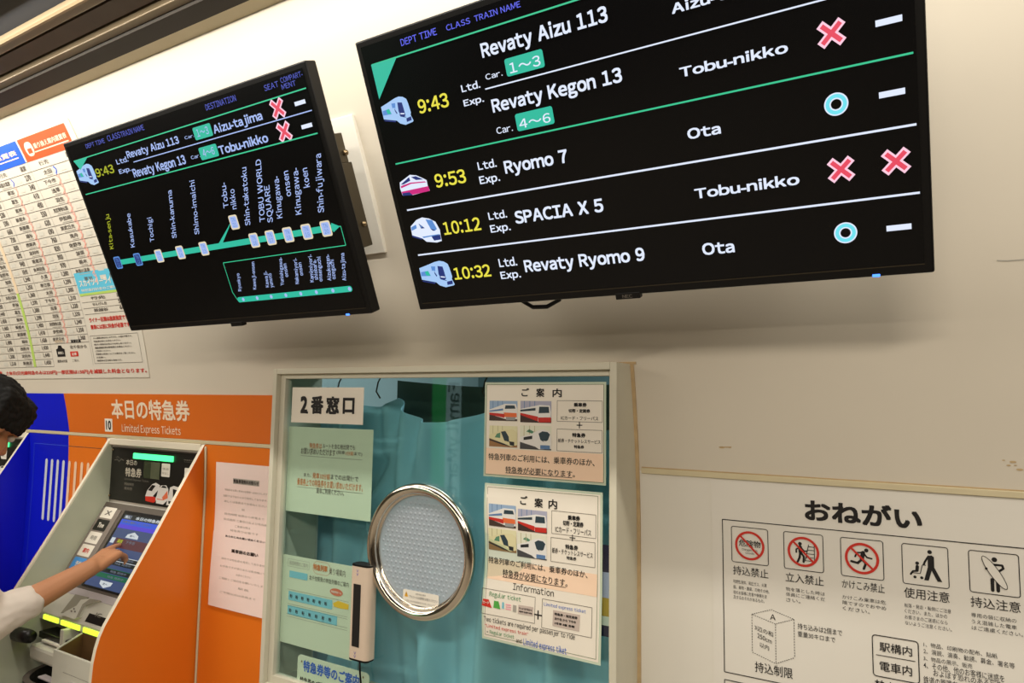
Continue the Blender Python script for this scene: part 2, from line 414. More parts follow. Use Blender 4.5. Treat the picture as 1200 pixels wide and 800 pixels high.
cl = b.build('cloth', cur); md = cl.modifiers.new('thickness', 'SOLIDIFY'); md.thickness = .0015
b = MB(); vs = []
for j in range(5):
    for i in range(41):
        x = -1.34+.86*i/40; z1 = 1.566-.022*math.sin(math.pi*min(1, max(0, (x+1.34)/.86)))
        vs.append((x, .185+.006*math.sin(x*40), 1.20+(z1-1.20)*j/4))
b.add(vs, [(j*41+i, j*41+i+1, (j+1)*41+i+1, (j+1)*41+i) for j in range(4) for i in range(40)], mat('dark_sheet_cloth', (66, 84, 74), .9), True)
b.build('dark_sheet', cur)  # added dark sheet filling the gap above the curtain's sag
for hx in (-1.42, -1.275, -.93):
    MB().tube([(hx, .04, 1.512), (hx-.006, .03, 1.53), (hx, .03, 1.555), (hx+.008, .035, 1.575), (hx, .045, 1.585)], .0022, M_metal, 6).build('hook', cur)
MB().tube([(-1.66, .045, 1.588), (-.48, .045, 1.588)], .006, M_metal, 8).build('curtain_rod', cur)

# shop pillar sign across the concourse, seen reflected in the glass
SG = Plane((-4.715, -5.2, 0), (-1, 0, 0), (0, 0, 1))
sg = thing('pillar_sign', 'tall green and white lit shop sign across the concourse, mirrored in the window glass', 'sign', (-4.715, -5.28, 0))
M_sgg = mat('sign_green', (20, 150, 60), emit=2.2); M_sgw = mat('sign_white', (170, 205, 205), emit=1.6); M_sgb = mat('sign_blue_letters', (20, 60, 90), emit=.3)
MB().box((-4.94, -5.34, 0), (-4.49, -5.202, 2.12), M_black, .01).build('cabinet', sg)
MB().rect(SG, .005, .205, .3, 2.05, M_sgg, .001).build('green_band', sg); MB().rect(SG, -.205, .005, .3, 2.05, M_sgw, .001).build('white_band', sg)
vs, fs = gothic('FamilyMart', .02); wx = max(x for x, y in vs); b = MB()
b.add([SG.pt(-.175+.15*y/CAP, 1.74-1.25*x/wx, .004) for x, y in vs], fs, M_sgb); b.build('lettering', sg)

# ---------------------------------------------------------------- departure displays
TILT = .4234; TVW, TVH = .8956, .5141
EY = (0, -math.sin(TILT), math.cos(TILT))
def icon_pts(pts, sc, ox, oy): return [(ox+x/sc, oy+y/sc) for x, y in pts]
TV1 = Plane((-1.9064, -.2914, 1.6888), (1, 0, 0), EY)
TV2 = Plane((-.8813, -.2914, 1.6888), (1, 0, 0), EY)
# train pictures, drawn once in fractions of their own box
def norm(S, polys, box):
    (u0, v0), (u1, v1) = box
    return [([((u-u0)/(u1-u0), (v-v0)/(v1-v0)) for u, v in (S.uv(*p) for p in pts)], m) for pts, m in polys]
def boxof(S, pts):
    q = [S.uv(*p) for p in pts]; return (min(a for a, c in q), min(c for a, c in q)), (max(a for a, c in q), max(c for a, c in q))
A = lambda p: icon_pts(p, 14.55, 440, 100)
raw = [(A([(100,370),(210,300),(330,220),(400,190),(470,195),(530,230),(560,300),(610,460),(605,500),(655,600),(640,620),(520,672),(430,650),(370,600),(150,580),(130,500)]), M_sc_ice),
       (A([(378,290),(455,290),(480,370),(500,440),(520,510),(500,530),(440,520),(400,440)]), M_sc_navy),
       (A([(130,440),(240,400),(285,490),(140,515)]), M_sc_mid), (A([(190,425),(240,400),(280,485),(220,490)]), M_sc_green),
       (A([(280,310),(345,300),(350,400),(330,380),(300,390)]), M_sc_mid), (A([(330,390),(385,470),(375,490),(345,440)]), M_sc_navy),
       (A([(415,490),(500,525),(545,540),(520,545),(440,530)]), M_sc_navy), (A([(540,560),(620,525),(632,590),(550,622)]), M_sc_navy),
       (A([(440,470),(505,470),(510,490),(445,492)]), M_sc_white), (A([(160,590),(370,600),(360,625),(180,610)]), M_sc_navy)]
BA = boxof(TV2, raw[0][0]); ICON_A = norm(TV2, raw, BA)
A = lambda p: icon_pts(p, 5.34, 460, 195)
raw = [(A([(47,100),(110,52),(150,55),(190,72),(215,85),(222,120),(228,130),(235,150),(130,178),(65,180),(50,140)]), M_sc_white),
       (A([(58,158),(150,138),(226,122),(235,152),(130,176),(66,178)]), M_sc_magenta),
       (A([(118,66),(148,60),(195,80),(150,84)]), M_sc_navy), (A([(55,112),(106,66),(114,88),(72,112)]), M_sc_navy),
       (A([(55,122),(115,100),(205,92),(215,98),(120,108),(58,136)]), M_sc_magenta), (A([(66,166),(110,160),(130,178),(68,182)]), M_sc_navy)]
BB = boxof(TV2, raw[0][0]); ICON_B = norm(TV2, raw, BB)
raw = [(A([(115,375),(150,335),(185,318),(230,325),(270,345),(298,395),(303,430),(310,465),(280,475),(215,470),(190,450),(125,430)]), M_sc_white),
       (A([(208,330),(250,335),(280,390),(265,403),(240,388)]), M_sc_mid), (A([(165,355),(205,385),(182,388)]), M_sc_navy), (A([(172,362),(190,378),(182,382)]), M_sc_mid),
       (A([(120,380),(150,362),(155,385),(124,402)]), M_sc_mid), (A([(240,388),(270,395),(258,402)]), M_sc_navy),
       (A([(245,432),(303,425),(308,455),(265,462)]), M_sc_navy), (A([(125,428),(190,448),(188,456),(130,440)]), M_sc_navy), (A([(190,438),(300,420),(300,424),(200,446)]), M_sc_mid)]
BC = boxof(TV2, raw[0][0]); ICON_C = norm(TV2, raw, BC)
def icon(S, par, polys, box, name='train_picture'):
    (u0, v0), (u1, v1) = box; b = MB()
    for k, (pts, m) in enumerate(polys): b.poly(S, [(u0+(u1-u0)*a, v0+(v1-v0)*c) for a, c in pts], m, .0010+.0002*k)
    return b.build(name, par)
def seat_mark(S, par, kind, px, py, size):
    u, v = S.uv(px, py); b = MB()
    if kind == 'x':
        for k, (wd, L, m) in enumerate(((.42, 1.0, M_sc_pink), (.22, .84, M_sc_red))):
            h = size/2*L
            for s in (1, -1): b.line(S, (u-h, v-s*h), (u+h, v+s*h), size*wd, m, .0010+.0002*k+.00005*(s > 0))
    elif kind == 'o':
        b.ring(S, u, v, size*.22, size*.5, M_sc_white).ring(S, u, v, size*.28, size*.44, M_sc_cyan, .0015)
    else: b.rect(S, u-size*.5, u+size*.5, v-size*.13, v+size*.13, M_sc_white)
    return b.build({'x': 'cross_mark', 'o': 'circle_mark', '-': 'dash_mark'}[kind], par)
def display(S, name, label, plate_u):
    base = S.pt(TVW/2, TVH/2, -.05)
    t = thing('departure_display', label, 'display', base, 'departure displays')
    b = MB(); b.sbox(S, 0, TVW, 0, TVH, -.030, 0, M_black, .003)
    b.build('housing', t)
    b = MB(); b.sbox(S, .05, TVW-.05, .05, TVH-.05, -.052, -.029, M_black, .004); b.build('back_cover', t)
    b = MB()
    q = .0115
    b.rect(S, q, TVW-q, q+.004, TVH-q, M_screen, .0006); sc = b.build('screen', t)
    b = MB(); b.line(S, (q, q+.002), (TVW-q, q+.002), .0012, M_metal, .0008)
    b.build('bezel_line', t)
    return t, sc
def mount(S, t, u_bracket):
    # slanted white backing plate on the wall, two flanged arms with bolts
    u0, u1 = u_bracket
    x0, x1 = S.pt(u0, 0).x, S.pt(u1, 0).x
    PL = Plane((0, prof(1.868)-.003, 1.868), (1, 0, 0), (0, prof(2.17)-prof(1.868), .302))
    L = math.hypot(.302, prof(2.17)-prof(1.868))
    b = MB(); b.sbox(PL, x0-.02, x1+.02, 0, L, -.016, .005, M_wall_low, .0015); b.build('backing_plate', t)
    for x in (x0, x1):
        s0, s1 = (x-.004, x) if x == x1 else (x, x+.004)
        b = MB(); n = S.n; 
        b.sbox(S, x-S.o.x-.022, x-S.o.x, .118, .318, -.213, -.050, M_metal, .0015)
        b.sbox(S, x-S.o.x-.020, x-S.o.x-.002, .318, .386, -.206, -.050, M_metal, .0015)
        ar = b.build('bracket_arm', t)
        for v, o in ((.340, -.197), (.172, -.197)):
            c = S.pt(x-S.o.x, v, o); MB().tube([c, c+Vector((.006, 0, 0))], .0065, M_bolt, 10).tube([c, c+Vector((.009, 0, 0))], .0035, M_bolt, 6).build('bolt', ar)
# ---- the large display
big, SC2 = display(TV2, 'departure_display', 'black departure screen listing five trains with crosses and circles, tilted over the ticket window', None)
mount(TV2, big, (.137, .758))
u, v = TV2.uv(1027, 323.6); MB().sbox(TV2, u-.005, u+.005, .000, .004, -.002, .0015, M_led, .001).build('power_lamp', big)
u, v = TV2.uv(735.5, 346)
b = MB().sbox(TV2, u-.022, u+.022, -.007, .004, -.012, .001, M_black, .001); tab = b.build('badge_tab', big)
MB().text(TV2, 'NEC', u-.009, -.0045, u+.009, .001, M_inkgrey, .0016, .02, 'cap').build('badge_lettering', tab)
MB().tube([TV2.pt(.215, .03, -.035), TV2.pt(.222, -.004, -.032), TV2.pt(.245, -.018, -.030), TV2.pt(.275, -.019, -.030), TV2.pt(.302, -.008, -.032), TV2.pt(.312, .03, -.036)], .0042, M_black, 8).build('power_cable', big)
def caps(S, par, rows, name):
    b = MB()
    for t, bl, tr, m, *bold in rows: b.ptext(S, t, bl, tr, m, .0014, bold[0] if bold else .032, 'cap')
    return b.build(name, par)
S = TV2
# header strip (the same layout on both screens; most of it hangs above the picture on the large one)
hdr = [('DEPT TIME', (471, 54), (511, 32.5)), ('CLASS', (524, 36.2), (550.6, 20.5)), ('TRAIN NAME', (557, 25.5), (609.5, 1))]
rows = [(t, a, c, M_sc_blue, .012) for t, a, c in hdr]
[caps(S, SC2, [r_], 'header_text') for r_ in rows]
def hcopy(b, names):
    for t, bl, tr in names:
        u0, v0 = TV1.uv(*bl); u1, v1 = TV1.uv(*tr); b.text(TV2, t, u0, v0, u1, v1, M_sc_blue, .0014, .012, 'cap')
    return b
HEAD = [('DESTINATION', (242.5, 129.3), (275.7, 111)), ('SEAT', (311, 106.7), (325.8, 94.8)), ('COMPART-', (330, 97.4), (354, 83)), ('MENT', (331.4, 105), (346.2, 94))]
[hcopy(MB(), [h_]).build('header_text', SC2) for h_ in HEAD]
ue = TVW-.022
def rule(S, par, p, q, m, wd=.0024, to=None):
    a = S.uv(*p); c = S.uv(*q); v = (a[1]+c[1])/2
    MB().line(S, (a[0], v), (to if to else c[0], v), wd, m).build('divider_line', par)
rule(S, SC2, (436, 75), (680.5, 0), M_sc_line, .0026, ue)
MB().poly(S, [S.uv(*p) for p in ((435.4, 76), (464.8, 68), (445, 116.4))], M_sc_green, .0014).build('corner_triangle', SC2)
rule(S, SC2, (569, 104), (966, 0), M_sc_white, .0022, ue)
rule(S, SC2, (464, 192.3), (1070.3, 61.4), M_sc_line, .0026)
rule(S, SC2, (477.4, 246), (1074, 145.7), M_sc_white, .0030)
rule(S, SC2, (490.4, 299), (1078, 225), M_sc_white, .0030)
def car(S, par, lab, tl, br, bl, tr, txt, small):
    u0, v1 = S.uv(*tl); u1, v0 = S.uv(*br)
    b = MB().rrect(S, u0, u1, v0, v1, .004, M_sc_green, .0012); bx = b.build('car_number_box', par)
    MB().ptext(S, txt, bl, tr, M_sc_white, .0018, .01, 'cap').build('car_number', bx)
    MB().ptext(S, 'Car.', *small, M_sc_white, .0014, .012, 'cap').build('car_label', par)
car(S, SC2, '', (591, 69.6), (639.2, 78.2), (598.6, 86), (632.5, 64.5), '1〜3', ((570, 93.6), (588.4, 82)))
car(S, SC2, '', (603.4, 134), (650.6, 144.5), (610, 150.5), (644.5, 132), '4〜6', ((583, 157), (600.3, 145.5)))
def trainrow(S, par, time, name, lt=None, bold=.034, W1=M_sc_white, Y1=M_sc_yellow):
    if time: caps(S, par, [(time[0], time[1], time[2], Y1, .022)], 'departure_time')
    for n in name: caps(S, par, [(n[0], n[1], n[2], W1, bold)], 'train_name')
    if lt: caps(S, par, [('Ltd.', lt[0], lt[1], W1, .026), ('Exp.', lt[2], lt[3], W1, .026)], 'class_text')
trainrow(S, SC2, ('9:43', (492.4, 133), (524, 108.6)), [('Revaty Aizu 113', (566, 67.4), (710.5, 7)), ('Revaty Kegon 13', (578.5, 131.6), (727.6, 79))], ((542, 108), (562, 94.5), (544.6, 124.6), (566.5, 111.6)))
trainrow(S, SC2, ('9:53', (512, 219.6), (544.3, 198)), [('Ryomo 7', (593, 203), (663.9, 175))], ((561.3, 199), (581, 186.2), (563.3, 215.5), (585, 202.7)))
trainrow(S, SC2, ('10:12', (521.6, 274.8), (561.8, 254.4)), [('SPACIA X 5', (605, 261.6), (705.8, 232.6))], ((573.7, 257.3), (593.3, 246), (576, 272.2), (597.5, 260.8)))
trainrow(S, SC2, ('10:32', (533.8, 327.2), (573.7, 309.5)), [('Revaty Ryomo 9', (616.3, 318.2), (754.5, 290))], ((586, 312.5), (605, 301.2), (588, 326.5), (609.5, 316.2)))
for t, bl, tr in (('Aizu-tajima', (788, 16.3), None), ('Tobu-nikko', (797.5, 90.5), (923, 49.5)), ('Ota', (806.5, 163), (844, 144.2)), ('Tobu-nikko', (815, 232.5), (936.4, 203.7)), ('Ota', (824, 298.3), (860, 281.7))):
    if tr is None:
        u0, v0 = S.uv(*bl); uu, vv = S.uv(797.5, 90.5); u1, v1 = S.uv(923, 49.5)
        MB().text(S, t, u0, v0, u0+(u1-uu)*1.0, v0+(v1-vv), M_sc_white, .0014, .034, 'cap').build('destination', SC2)
    else: caps(S, SC2, [(t, bl, tr, M_sc_white)], 'destination')
icon(S, SC2, ICON_A, BA); icon(S, SC2, ICON_B, BB); icon(S, SC2, ICON_C, BC)
u0, v0 = S.uv(493.5, 333); u1, v1 = S.uv(531, 304); icon(S, SC2, ICON_A, ((S.uv(493, 320)[0], S.uv(515, 337)[1]), (S.uv(531.5, 325)[0], S.uv(514, 305.5)[1])))
MK = .031
for k, x, y in (('x', 974.3, 39), ('-', 1041.5, 24.4), ('o', 980, 122), ('-', 1045.3, 109), ('x', 985.6, 198.4), ('x', 1050, 188.8), ('o', 991, 272.5), ('-', 1053.4, 266.2)):
    seat_mark(S, SC2, k, x, y, {'x': .027, '-': .030, 'o': .030}[k])
uu, _ = S.uv(974.3, 39); vv = S.uv(810, -5)[1]
# ---- the route display
small, SC1 = display(TV1, 'departure_display', 'black screen showing a green route line with station names, beside the fare board', None)
mount(TV1, small, (.137, .758))
u, v = TV1.uv(408, 370); MB().sbox(TV1, u-.005, u+.005, .000, .004, -.002, .0015, M_led, .001).build('power_lamp', small)
u, v = TV1.uv(277, 378); MB().sbox(TV1, u-.022, u+.022, -.007, .004, -.012, .001, M_black, .001).build('badge_tab', small)
S = TV1; M_sc_blue1 = mat('lit_dim_blue', (78, 92, 205), emit=.8)
[caps(S, SC1, [(t, a, c, M_sc_blue1, .008)], 'header_text') for t, a, c in [('DEPT TIME', (102, 174), (122, 162)), ('CLASS', (127.4, 165.6), (140, 154.3)), ('TRAIN NAME', (143, 160.7), (168, 145.8))]+HEAD]
rule(S, SC1, (87, 189.4), (359, 102.5), M_sc_line, .0026)
MB().poly(S, [S.uv(*p) for p in ((87, 189), (103, 184), (95, 199))], M_sc_green, .0014).build('corner_triangle', SC1)
rule(S, SC1, (157, 189.6), (366, 129.3), M_sc_white1, .0022)
rule(S, SC1, (100.6, 227), (373, 157), M_sc_line, .0026)
icon(S, SC1, ICON_A, ((S.uv(91.5, 205)[0], S.uv(106, 218)[1]), (S.uv(114, 207)[0], S.uv(101, 192)[1])))
trainrow(S, SC1, W1=M_sc_white1, Y1=M_sc_yellow1, time=('9:43', (114.6, 207.5), (132, 192.4)), name=[('Revaty Aizu 113', (150.5, 185.3), (208.4, 159.3)), ('Revaty Kegon 13', (158.3, 207.6), (216, 181.5))], lt=((138, 192.6), (149.5, 183.2), (141, 203.6), (153, 195)))
def carbox(S, par, cx, cy, txt, small):
    u, v = S.uv(cx, cy); w, h = .031, .0135
    bx = MB().rrect(S, u-w, u+w, v-h, v+h, .004, M_sc_green, .0012).build('car_number_box', par)
    MB().text(S, txt, u-w*.65, v-h*.55, u+w*.65, v+h*.6, M_sc_white1, .0018, .01, 'cap').build('car_number', bx)
    MB().ptext(S, 'Car.', *small, M_sc_white1, .0014, .012, 'cap').build('car_label', par)
carbox(S, SC1, 238, 154.3, '1〜3', ((217.5, 163.3), (227.3, 156.8)))
carbox(S, SC1, 245, 178, '4〜6', ((225, 186.6), (234.5, 180)))
caps(S, SC1, [('Aizu-tajima', (252, 156.4), (306, 130), M_sc_white1)], 'destination')
caps(S, SC1, [('Tobu-nikko', (258.5, 181), (313, 156), M_sc_white1)], 'destination')
seat_mark(S, SC1, 'x', 325.8, 127, .032); seat_mark(S, SC1, 'x', 333.5, 154.3, .032); seat_mark(S, SC1, '-', 352, 120.3, .030); seat_mark(S, SC1, '-', 360, 147.5, .030)
# route line with its branch and station plates
vm = (S.uv(138.8, 307)[1]+S.uv(239.6, 291.2)[1]+S.uv(382.8, 268.2)[1])/3
ua, ub = S.uv(138, 307)[0], S.uv(390, 267)[0]
b = MB().line(S, (ua, vm), (ub, vm), .0135, M_sc_green)
b.poly(S, [(ub, vm-.010), (ub+.022, vm), (ub, vm+.010)], M_sc_green)
ubr = S.uv(258, 289)[0]; ust, vst = S.uv(274.8, 260.2)
b.poly(S, [(ubr-.006, vm+.002), (ubr+.010, vm+.002), (ust-.006, vst+.004), (ust-.006, vst-.012), (ust-.016, vst-.002)], M_sc_green, .0013)
b.build('route_line', SC1)
for i, (x, y) in enumerate(((138.8, 307), (162.2, 303.5), (187, 299.3), (212, 295.4), (239.6, 291.2), (298.6, 281.4), (317.8, 278.4), (338.6, 276), (360.3, 272), (382.8, 268.2), (274.8, 260.2))):
    u, v = S.uv(x, y); v = vm if i < 10 else v
    w, h = .0145, .0165; dark = i < 2
    b = MB().rrect(S, u-w, u+w, v-h, v+h, .005, M_sc_mid if dark else M_sc_cream, .0015)
    b.rrect(S, u-w*.78, u+w*.78, v-h*.8, v+h*.8, .004, M_sc_navy if dark else M_sc_white1, .0017)
    b.text(S, 'TN', u-w*.42, v+h*.08, u+w*.42, v+h*.62, M_sc_mid, .0019, .01, 'cap'); b.text(S, '%02d' % (i+11), u-w*.42, v-h*.62, u+w*.42, v-h*.08, M_sc_mid, .0019, .01, 'cap')
    b.build('station_plate', SC1)
def vtext(S, par, t, bot, top, hgt, m, name='station_name', bold=.014):
    u0, v0 = S.uv(*bot); u1, v1 = S.uv(*top); vs, fs = gothic(t, bold)      # rotated and slanted lettering
    x0 = min(x for x, y in vs); x1 = max(x for x, y in vs)
    b = MB(); b.add([S.pt(u0+(u1-u0)*(x-x0)/(x1-x0)-(y/CAP-.5)*hgt, v0+(v1-v0)*(x-x0)/(x1-x0), .0014) for x, y in vs], fs, m); b.build(name, par)
H1 = .0165
for t, a, c, m in (('Kita-senju', (131.6, 291.6), (126, 251), M_sc_yellow1), ('Kasukabe', (156.3, 289.5), (150.7, 250), M_sc_white1), ('Tochigi', (179, 283), (175.4, 254.6), M_sc_white1),
        ('Shin-kanuma', (205, 279), (199, 223), M_sc_white1), ('Shimo-imaichi', (231.5, 274.6), (225.5, 211), M_sc_white1), ('Tobu-', (265.5, 243.5), (262, 214), M_sc_white1), ('nikko', (275, 245), (272, 221.5), M_sc_white1),
        ('Shin-takatoku', (291, 264), (286, 196), M_sc_white1), ('TOBU WORLD', (308, 259.7), (303, 186.6), M_sc_white1), ('SQUARE', (317.3, 260.6), (313, 217.2), M_sc_white1),
        ('Kinugawa-', (328.4, 255.5), (323.7, 206.6), M_sc_white1), ('onsen', (338.6, 230), (334.8, 200.2), M_sc_white1), ('Kinugawa-', (350.5, 251.2), (346.2, 196.8), M_sc_white1), ('koen', (360.3, 219.4), (356.9, 196.8), M_sc_white1),
        ('Shin-fujiwara', (376.8, 249), (373, 180.3), M_sc_white1)):
    vtext(S, SC1, t, a, c, H1, m)
fu0, fv1 = S.uv(262, 307.8); fu1, _ = S.uv(405.7, 287.4); _, fv0 = S.uv(278, 352)
l2 = (S.uv(278.3, 351.5)[1]+S.uv(414, 337.5)[1])/2; la, lb = S.uv(279, 351.5)[0], S.uv(413, 337.5)[0]
b = MB().path(S, [(la, l2), (fu0, l2+.02), (fu0, fv1), (fu1, fv1), (fu1, vm), (ub+.02, vm)], .0018, M_sc_line); b.build('route_link', SC1)
b = MB().poly(S, b.rr(S, la, lb, l2-.0065, l2+.0065, .0065), M_sc_green)
b.build('route_line', SC1)
for x, y in ((507, 682), (545, 677), (584, 674), (624, 669), (665, 664), (708, 660), (754, 657), (800, 653)):
    u, v = S.uv(70+x/2.353, 60+y/2.353); MB().disc(S, u, l2, .0045, M_sc_white1, .0016, n=14).build('station_dot', SC1)
Z3 = lambda x, y: (70+x/2.353, 60+y/2.353)
for t, x, y0, y1 in (('Ryuokyo', 498, 661, 612), ('Kawaji-onsen', 539, 656, 580), ('Kawaji-', 574, 650, 606), ('yumoto', 586, 651, 612), ('Yunishigawa-', 615, 645, 568), ('onsen', 627, 622, 585), ('Nakamiyori-', 656, 641, 570), ('onsen', 668, 618, 582),
        ('Kamimiyori-', 697, 636, 560), ('shiobara-', 709, 630, 574), ('onsenguchi', 721, 634, 566), ('Aizukogen-', 745, 632, 560), ('ozeguchi', 757, 628, 574), ('Aizu-tajima', 786, 632, 556)):
    vtext(S, SC1, t, Z3(x, y0), Z3(x-6, y1), .0105, M_sc_white1, 'station_name', .02)

# ================================================================ things on the window glass
GF = FY(GY)            # outer face of the glass
GI = FY(GY+.0062)      # just behind the pane
def Zf(ox, oy, sc): return lambda x, y: (ox+x/sc, oy+y/sc)
# speaking port
a = [GF.uv(434.5, 646), GF.uv(559.5, 646), GF.uv(497, 566), GF.uv(497, 726)]
RU, RV = (a[0][0]+a[1][0])/2, (a[2][1]+a[3][1])/2
RR = ((a[1][0]-a[0][0])+(a[2][1]-a[3][1]))/4
port = thing('speaking_port', 'round polished steel speaking port filled with dotted film in the window glass', 'speaking port', (RU, GY, RV))
tr_ = .0125; n = 72
MB().tube([(RU+(RR-tr_)*math.cos(2*math.pi*i/n), GY-.010, RV+(RR-tr_)*math.sin(2*math.pi*i/n)) for i in range(n)], tr_, M_chrome, 14, True).build('ring', port)
MB().tube([(RU+(RR-.024)*math.cos(2*math.pi*i/n), GY-.003, RV+(RR-.024)*math.sin(2*math.pi*i/n)) for i in range(n)], .006, M_chrome, 8, True).build('inner_ring', port)
b = MB().disc(GF, RU, RV, RR-.024, M_film, .0015, n=64)
dp = .0135; M_bump = mat('film_bump', (186, 192, 196), .25, noise=0)
R2 = RR-.036
for j in range(-12, 13):
    for i in range(-12, 13):
        x = (i+.5*(j % 2))*dp; y = j*dp*.87
        if math.hypot(x, y) < R2:
            c = GF.pt(RU+x, RV+y, .0016); vs = []
            for r, h in ((.0040, 0), (.0028, .0009)):
                for k in range(7): q = 2*math.pi*k/7; vs.append(c+Vector((r*math.cos(q), -h, r*math.sin(q))))
            vs.append(c+Vector((0, -.0012, 0)))
            b.add(vs, [(k, (k+1) % 7, 7+(k+1) % 7, 7+k) for k in range(7)]+[(7+k, 7+(k+1) % 7, 14) for k in range(7)], M_film, True)
b.build('dotted_film', port)
Zr = Zf(430, 640, 8)
u0, v0 = GF.uv(*Zr(350, 520)); u1, v1 = GF.uv(*Zr(688, 455))
b = MB(); P_ = b.rr(GF, u0, u1, v0, v1, .004); b.poly(GF, P_, M_paper, .0052)
w_ = u1-u0; h_ = v1-v0
b.poly(GF, [(u0+w_*.04, v0+h_*.48), (u0+w_*.15, v0+h_*.48), (u0+w_*.095, v0+h_*.88)], mat('warning_yellow', (225, 170, 30)), .0056)
b.text(GF, '!', u0+w_*.088, v0+h_*.52, u0+w_*.102, v0+h_*.78, M_ink, .0060)
b.text(GF, '感染予防対策中', u0+w_*.36, v0+h_*.72, u0+w_*.64, v0+h_*.86, M_inkgrey, .0056)
b.text(GF, 'アルコールは使用をお控えください', u0+w_*.18, v0+h_*.44, u0+w_*.97, v0+h_*.64, M_ink, .0056)
b.text(GF, 'お問い合わせは係員までお申し付けください', u0+w_*.08, v0+h_*.14, u0+w_*.96, v0+h_*.28, M_inkgrey, .0056)
b.build('warning_sticker', port)

# window number sheet
Z = Zf(300, 420, 8)
u0, v0 = GF.uv(341.5, 494.5); u1, v1 = GF.uv(427, 453.8)
num = thing('number_sheet', 'laminated white sheet with the bold black window number at the top corner', 'sign', GF.pt((u0+u1)/2, v0))
b = MB().sheet(GF, u0, u1, v0, v1, M_lam, .0005, .0006, 4, 3); sh = b.build('sheet', num)
b = MB()
for t, bl, tr in (('2', (418, 512), (490, 352)), ('番', (515, 518), (640, 350)), ('窓', (658, 520), (788, 355)), ('口', (815, 518), (930, 368))): b.ptext(GF, t, Z(*bl), Z(*tr), M_ink, .0016, .045)
u, v = GF.uv(*Z(482, 505)); b.rect(GF, u-.003, u+.004, v-.003, v+.003, M_ink, .0016)
b.build('lettering', num)

# pale green sheet, stuck on the inside
Z = Zf(320, 440, 4.446)
u0, v0 = GI.uv(334.5, 598); u1, v1 = GI.uv(437.5, 503.5)
gs = thing('notice_sheet', 'pale green notice behind the glass below the window number sheet', 'notice', GI.pt((u0+u1)/2, v0))
b = MB(); b.sheet(GI, u0, u1, v0, v1, M_greenpaper, -.0010, .0006); b.build('sheet', gs)
b = MB(); M_orangeink = mat('orange_ink', (205, 120, 60), .6, noise=0)
for t, bl, tr, m in (('特急券は', (190, 378), (255, 353), M_orangeink), ('ルートを含む他出発でも', (258, 378), (428, 362), M_inkgrey), ('お買い求めいただけます', (145, 408), (325, 385), M_inkgrey), ('(発車', (330, 410), (375, 392), M_inkgrey), ('1分前', (378, 415), (420, 395), M_orangeink), ('まで)', (422, 418), (465, 400), M_inkgrey),
        ('また、', (160, 525), (200, 510), M_inkgrey), ('発車10分前', (205, 535), (298, 512), M_orangeink), ('までの出発便で', (300, 540), (445, 525), M_inkgrey), ('乗車券上での特急券をお買い求めいただけます。', (125, 570), (468, 565), M_orangeink), ('是非ご利用ください。', (225, 612), (370, 598), M_inkgrey)):
    b.ptext(GI, t, Z(*bl), Z(*tr), m, .0002, .01)
for p, q in (((145, 416), (465, 436)), ((125, 578), (468, 600))):
    a0_ = GI.uv(*Z(*p)); a1_ = GI.uv(*Z(*q)); b.line(GI, (a0_[0], a0_[1]), (a1_[0], a0_[1]), .0008, M_inkgrey, .0002)
b.build('lettering', gs)

# lower sheet behind the glass, mostly pale with blue tables
Z = Zf(320, 620, 4.446)
u0, v0 = GI.uv(327.5, 751); u1, v1 = GI.uv(416, 660)
v1 = GI.uv(331.7, 648.8)[1]
ls = thing('notice_sheet', 'pale green timetable notice behind the glass beside the silver handset', 'notice', GI.pt((u0+u1)/2, v0))
b = MB().sheet(GI, u0, u1, v0, v1, M_greenpaper, -.0010, .0006); b.build('sheet', ls)
b = MB(); M_skyink = mat('sky_blue_ink', (120, 190, 205), .6, noise=0); M_yel = mat('yellow_ink', (225, 185, 40), .6, noise=0); M_redpale = mat('brick_ink', (205, 110, 80), .6, noise=0)
def fr_(S, Z, p, q): a0_ = S.uv(*Z(*p)); a1_ = S.uv(*Z(*q)); return a0_[0], a1_[0], a0_[1], a1_[1]
x0, x1, y0, y1 = fr_(GI, Z, (77, 190), (190, 172)); b.frame(GI, x0, x1, y0, y1, .0007, M_inkpale, .0002); b.text(GI, '発売時間のご案内', x0+.006, y0+.004, x1-.006, y1-.004, M_inkpale, .0002)
x0, x1, y0, y1 = fr_(GI, Z, (210, 220), (285, 185)); b.frame(GI, x0-.002, x1+.01, y0-.004, y1+.004, .0007, M_orangeink, .0002, .02); b.text(GI, '特急列車', x0, y0+.004, x1, y1-.003, M_orangeink, .0002, .03); b.text(GI, '乗り場案内', x1+.006, y0+.001, x1+.062, y1-.006, M_inkgrey, .0002)
x0, x1, y0, y1 = fr_(GI, Z, (85, 248), (180, 232)); b.rect(GI, x0, x1, y0, y1, M_skyink, .0002)
x0, x1, y0, y1 = fr_(GI, Z, (188, 258), (395, 262)); b.text(GI, '北千住駅発の特急列車のご案内', x0, y0-.002, x1, y0+.010, M_ink, .0002)
for p, q in (((80, 358), (310, 348)), ((75, 432), (335, 430))):
    x0, x1, y0, y1 = fr_(GI, Z, p, q); b.rect(GI, x0, x1, y0-.004, y0+.019, M_skyink, .0002)
    for k in range(7):
        if k == 6 and p[0] == 75: pass
        xx = x0+.006+(x1-x0-.02)*k/6.6; b.text(GI, '時分', xx, y0+.002, xx+.009, y0+.012, M_ink, .0004, .03)
for p, q in (((75, 310), (395, 330)), ((75, 385), (390, 395)), ((75, 395), (390, 395)), ((70, 437), (388, 450)), ((70, 450), (388, 450))):
    x0, x1, y0, y1 = fr_(GI, Z, p, q); b.line(GI, (x0, y0), (x1, y0), .0006, M_inkgrey, .0002)
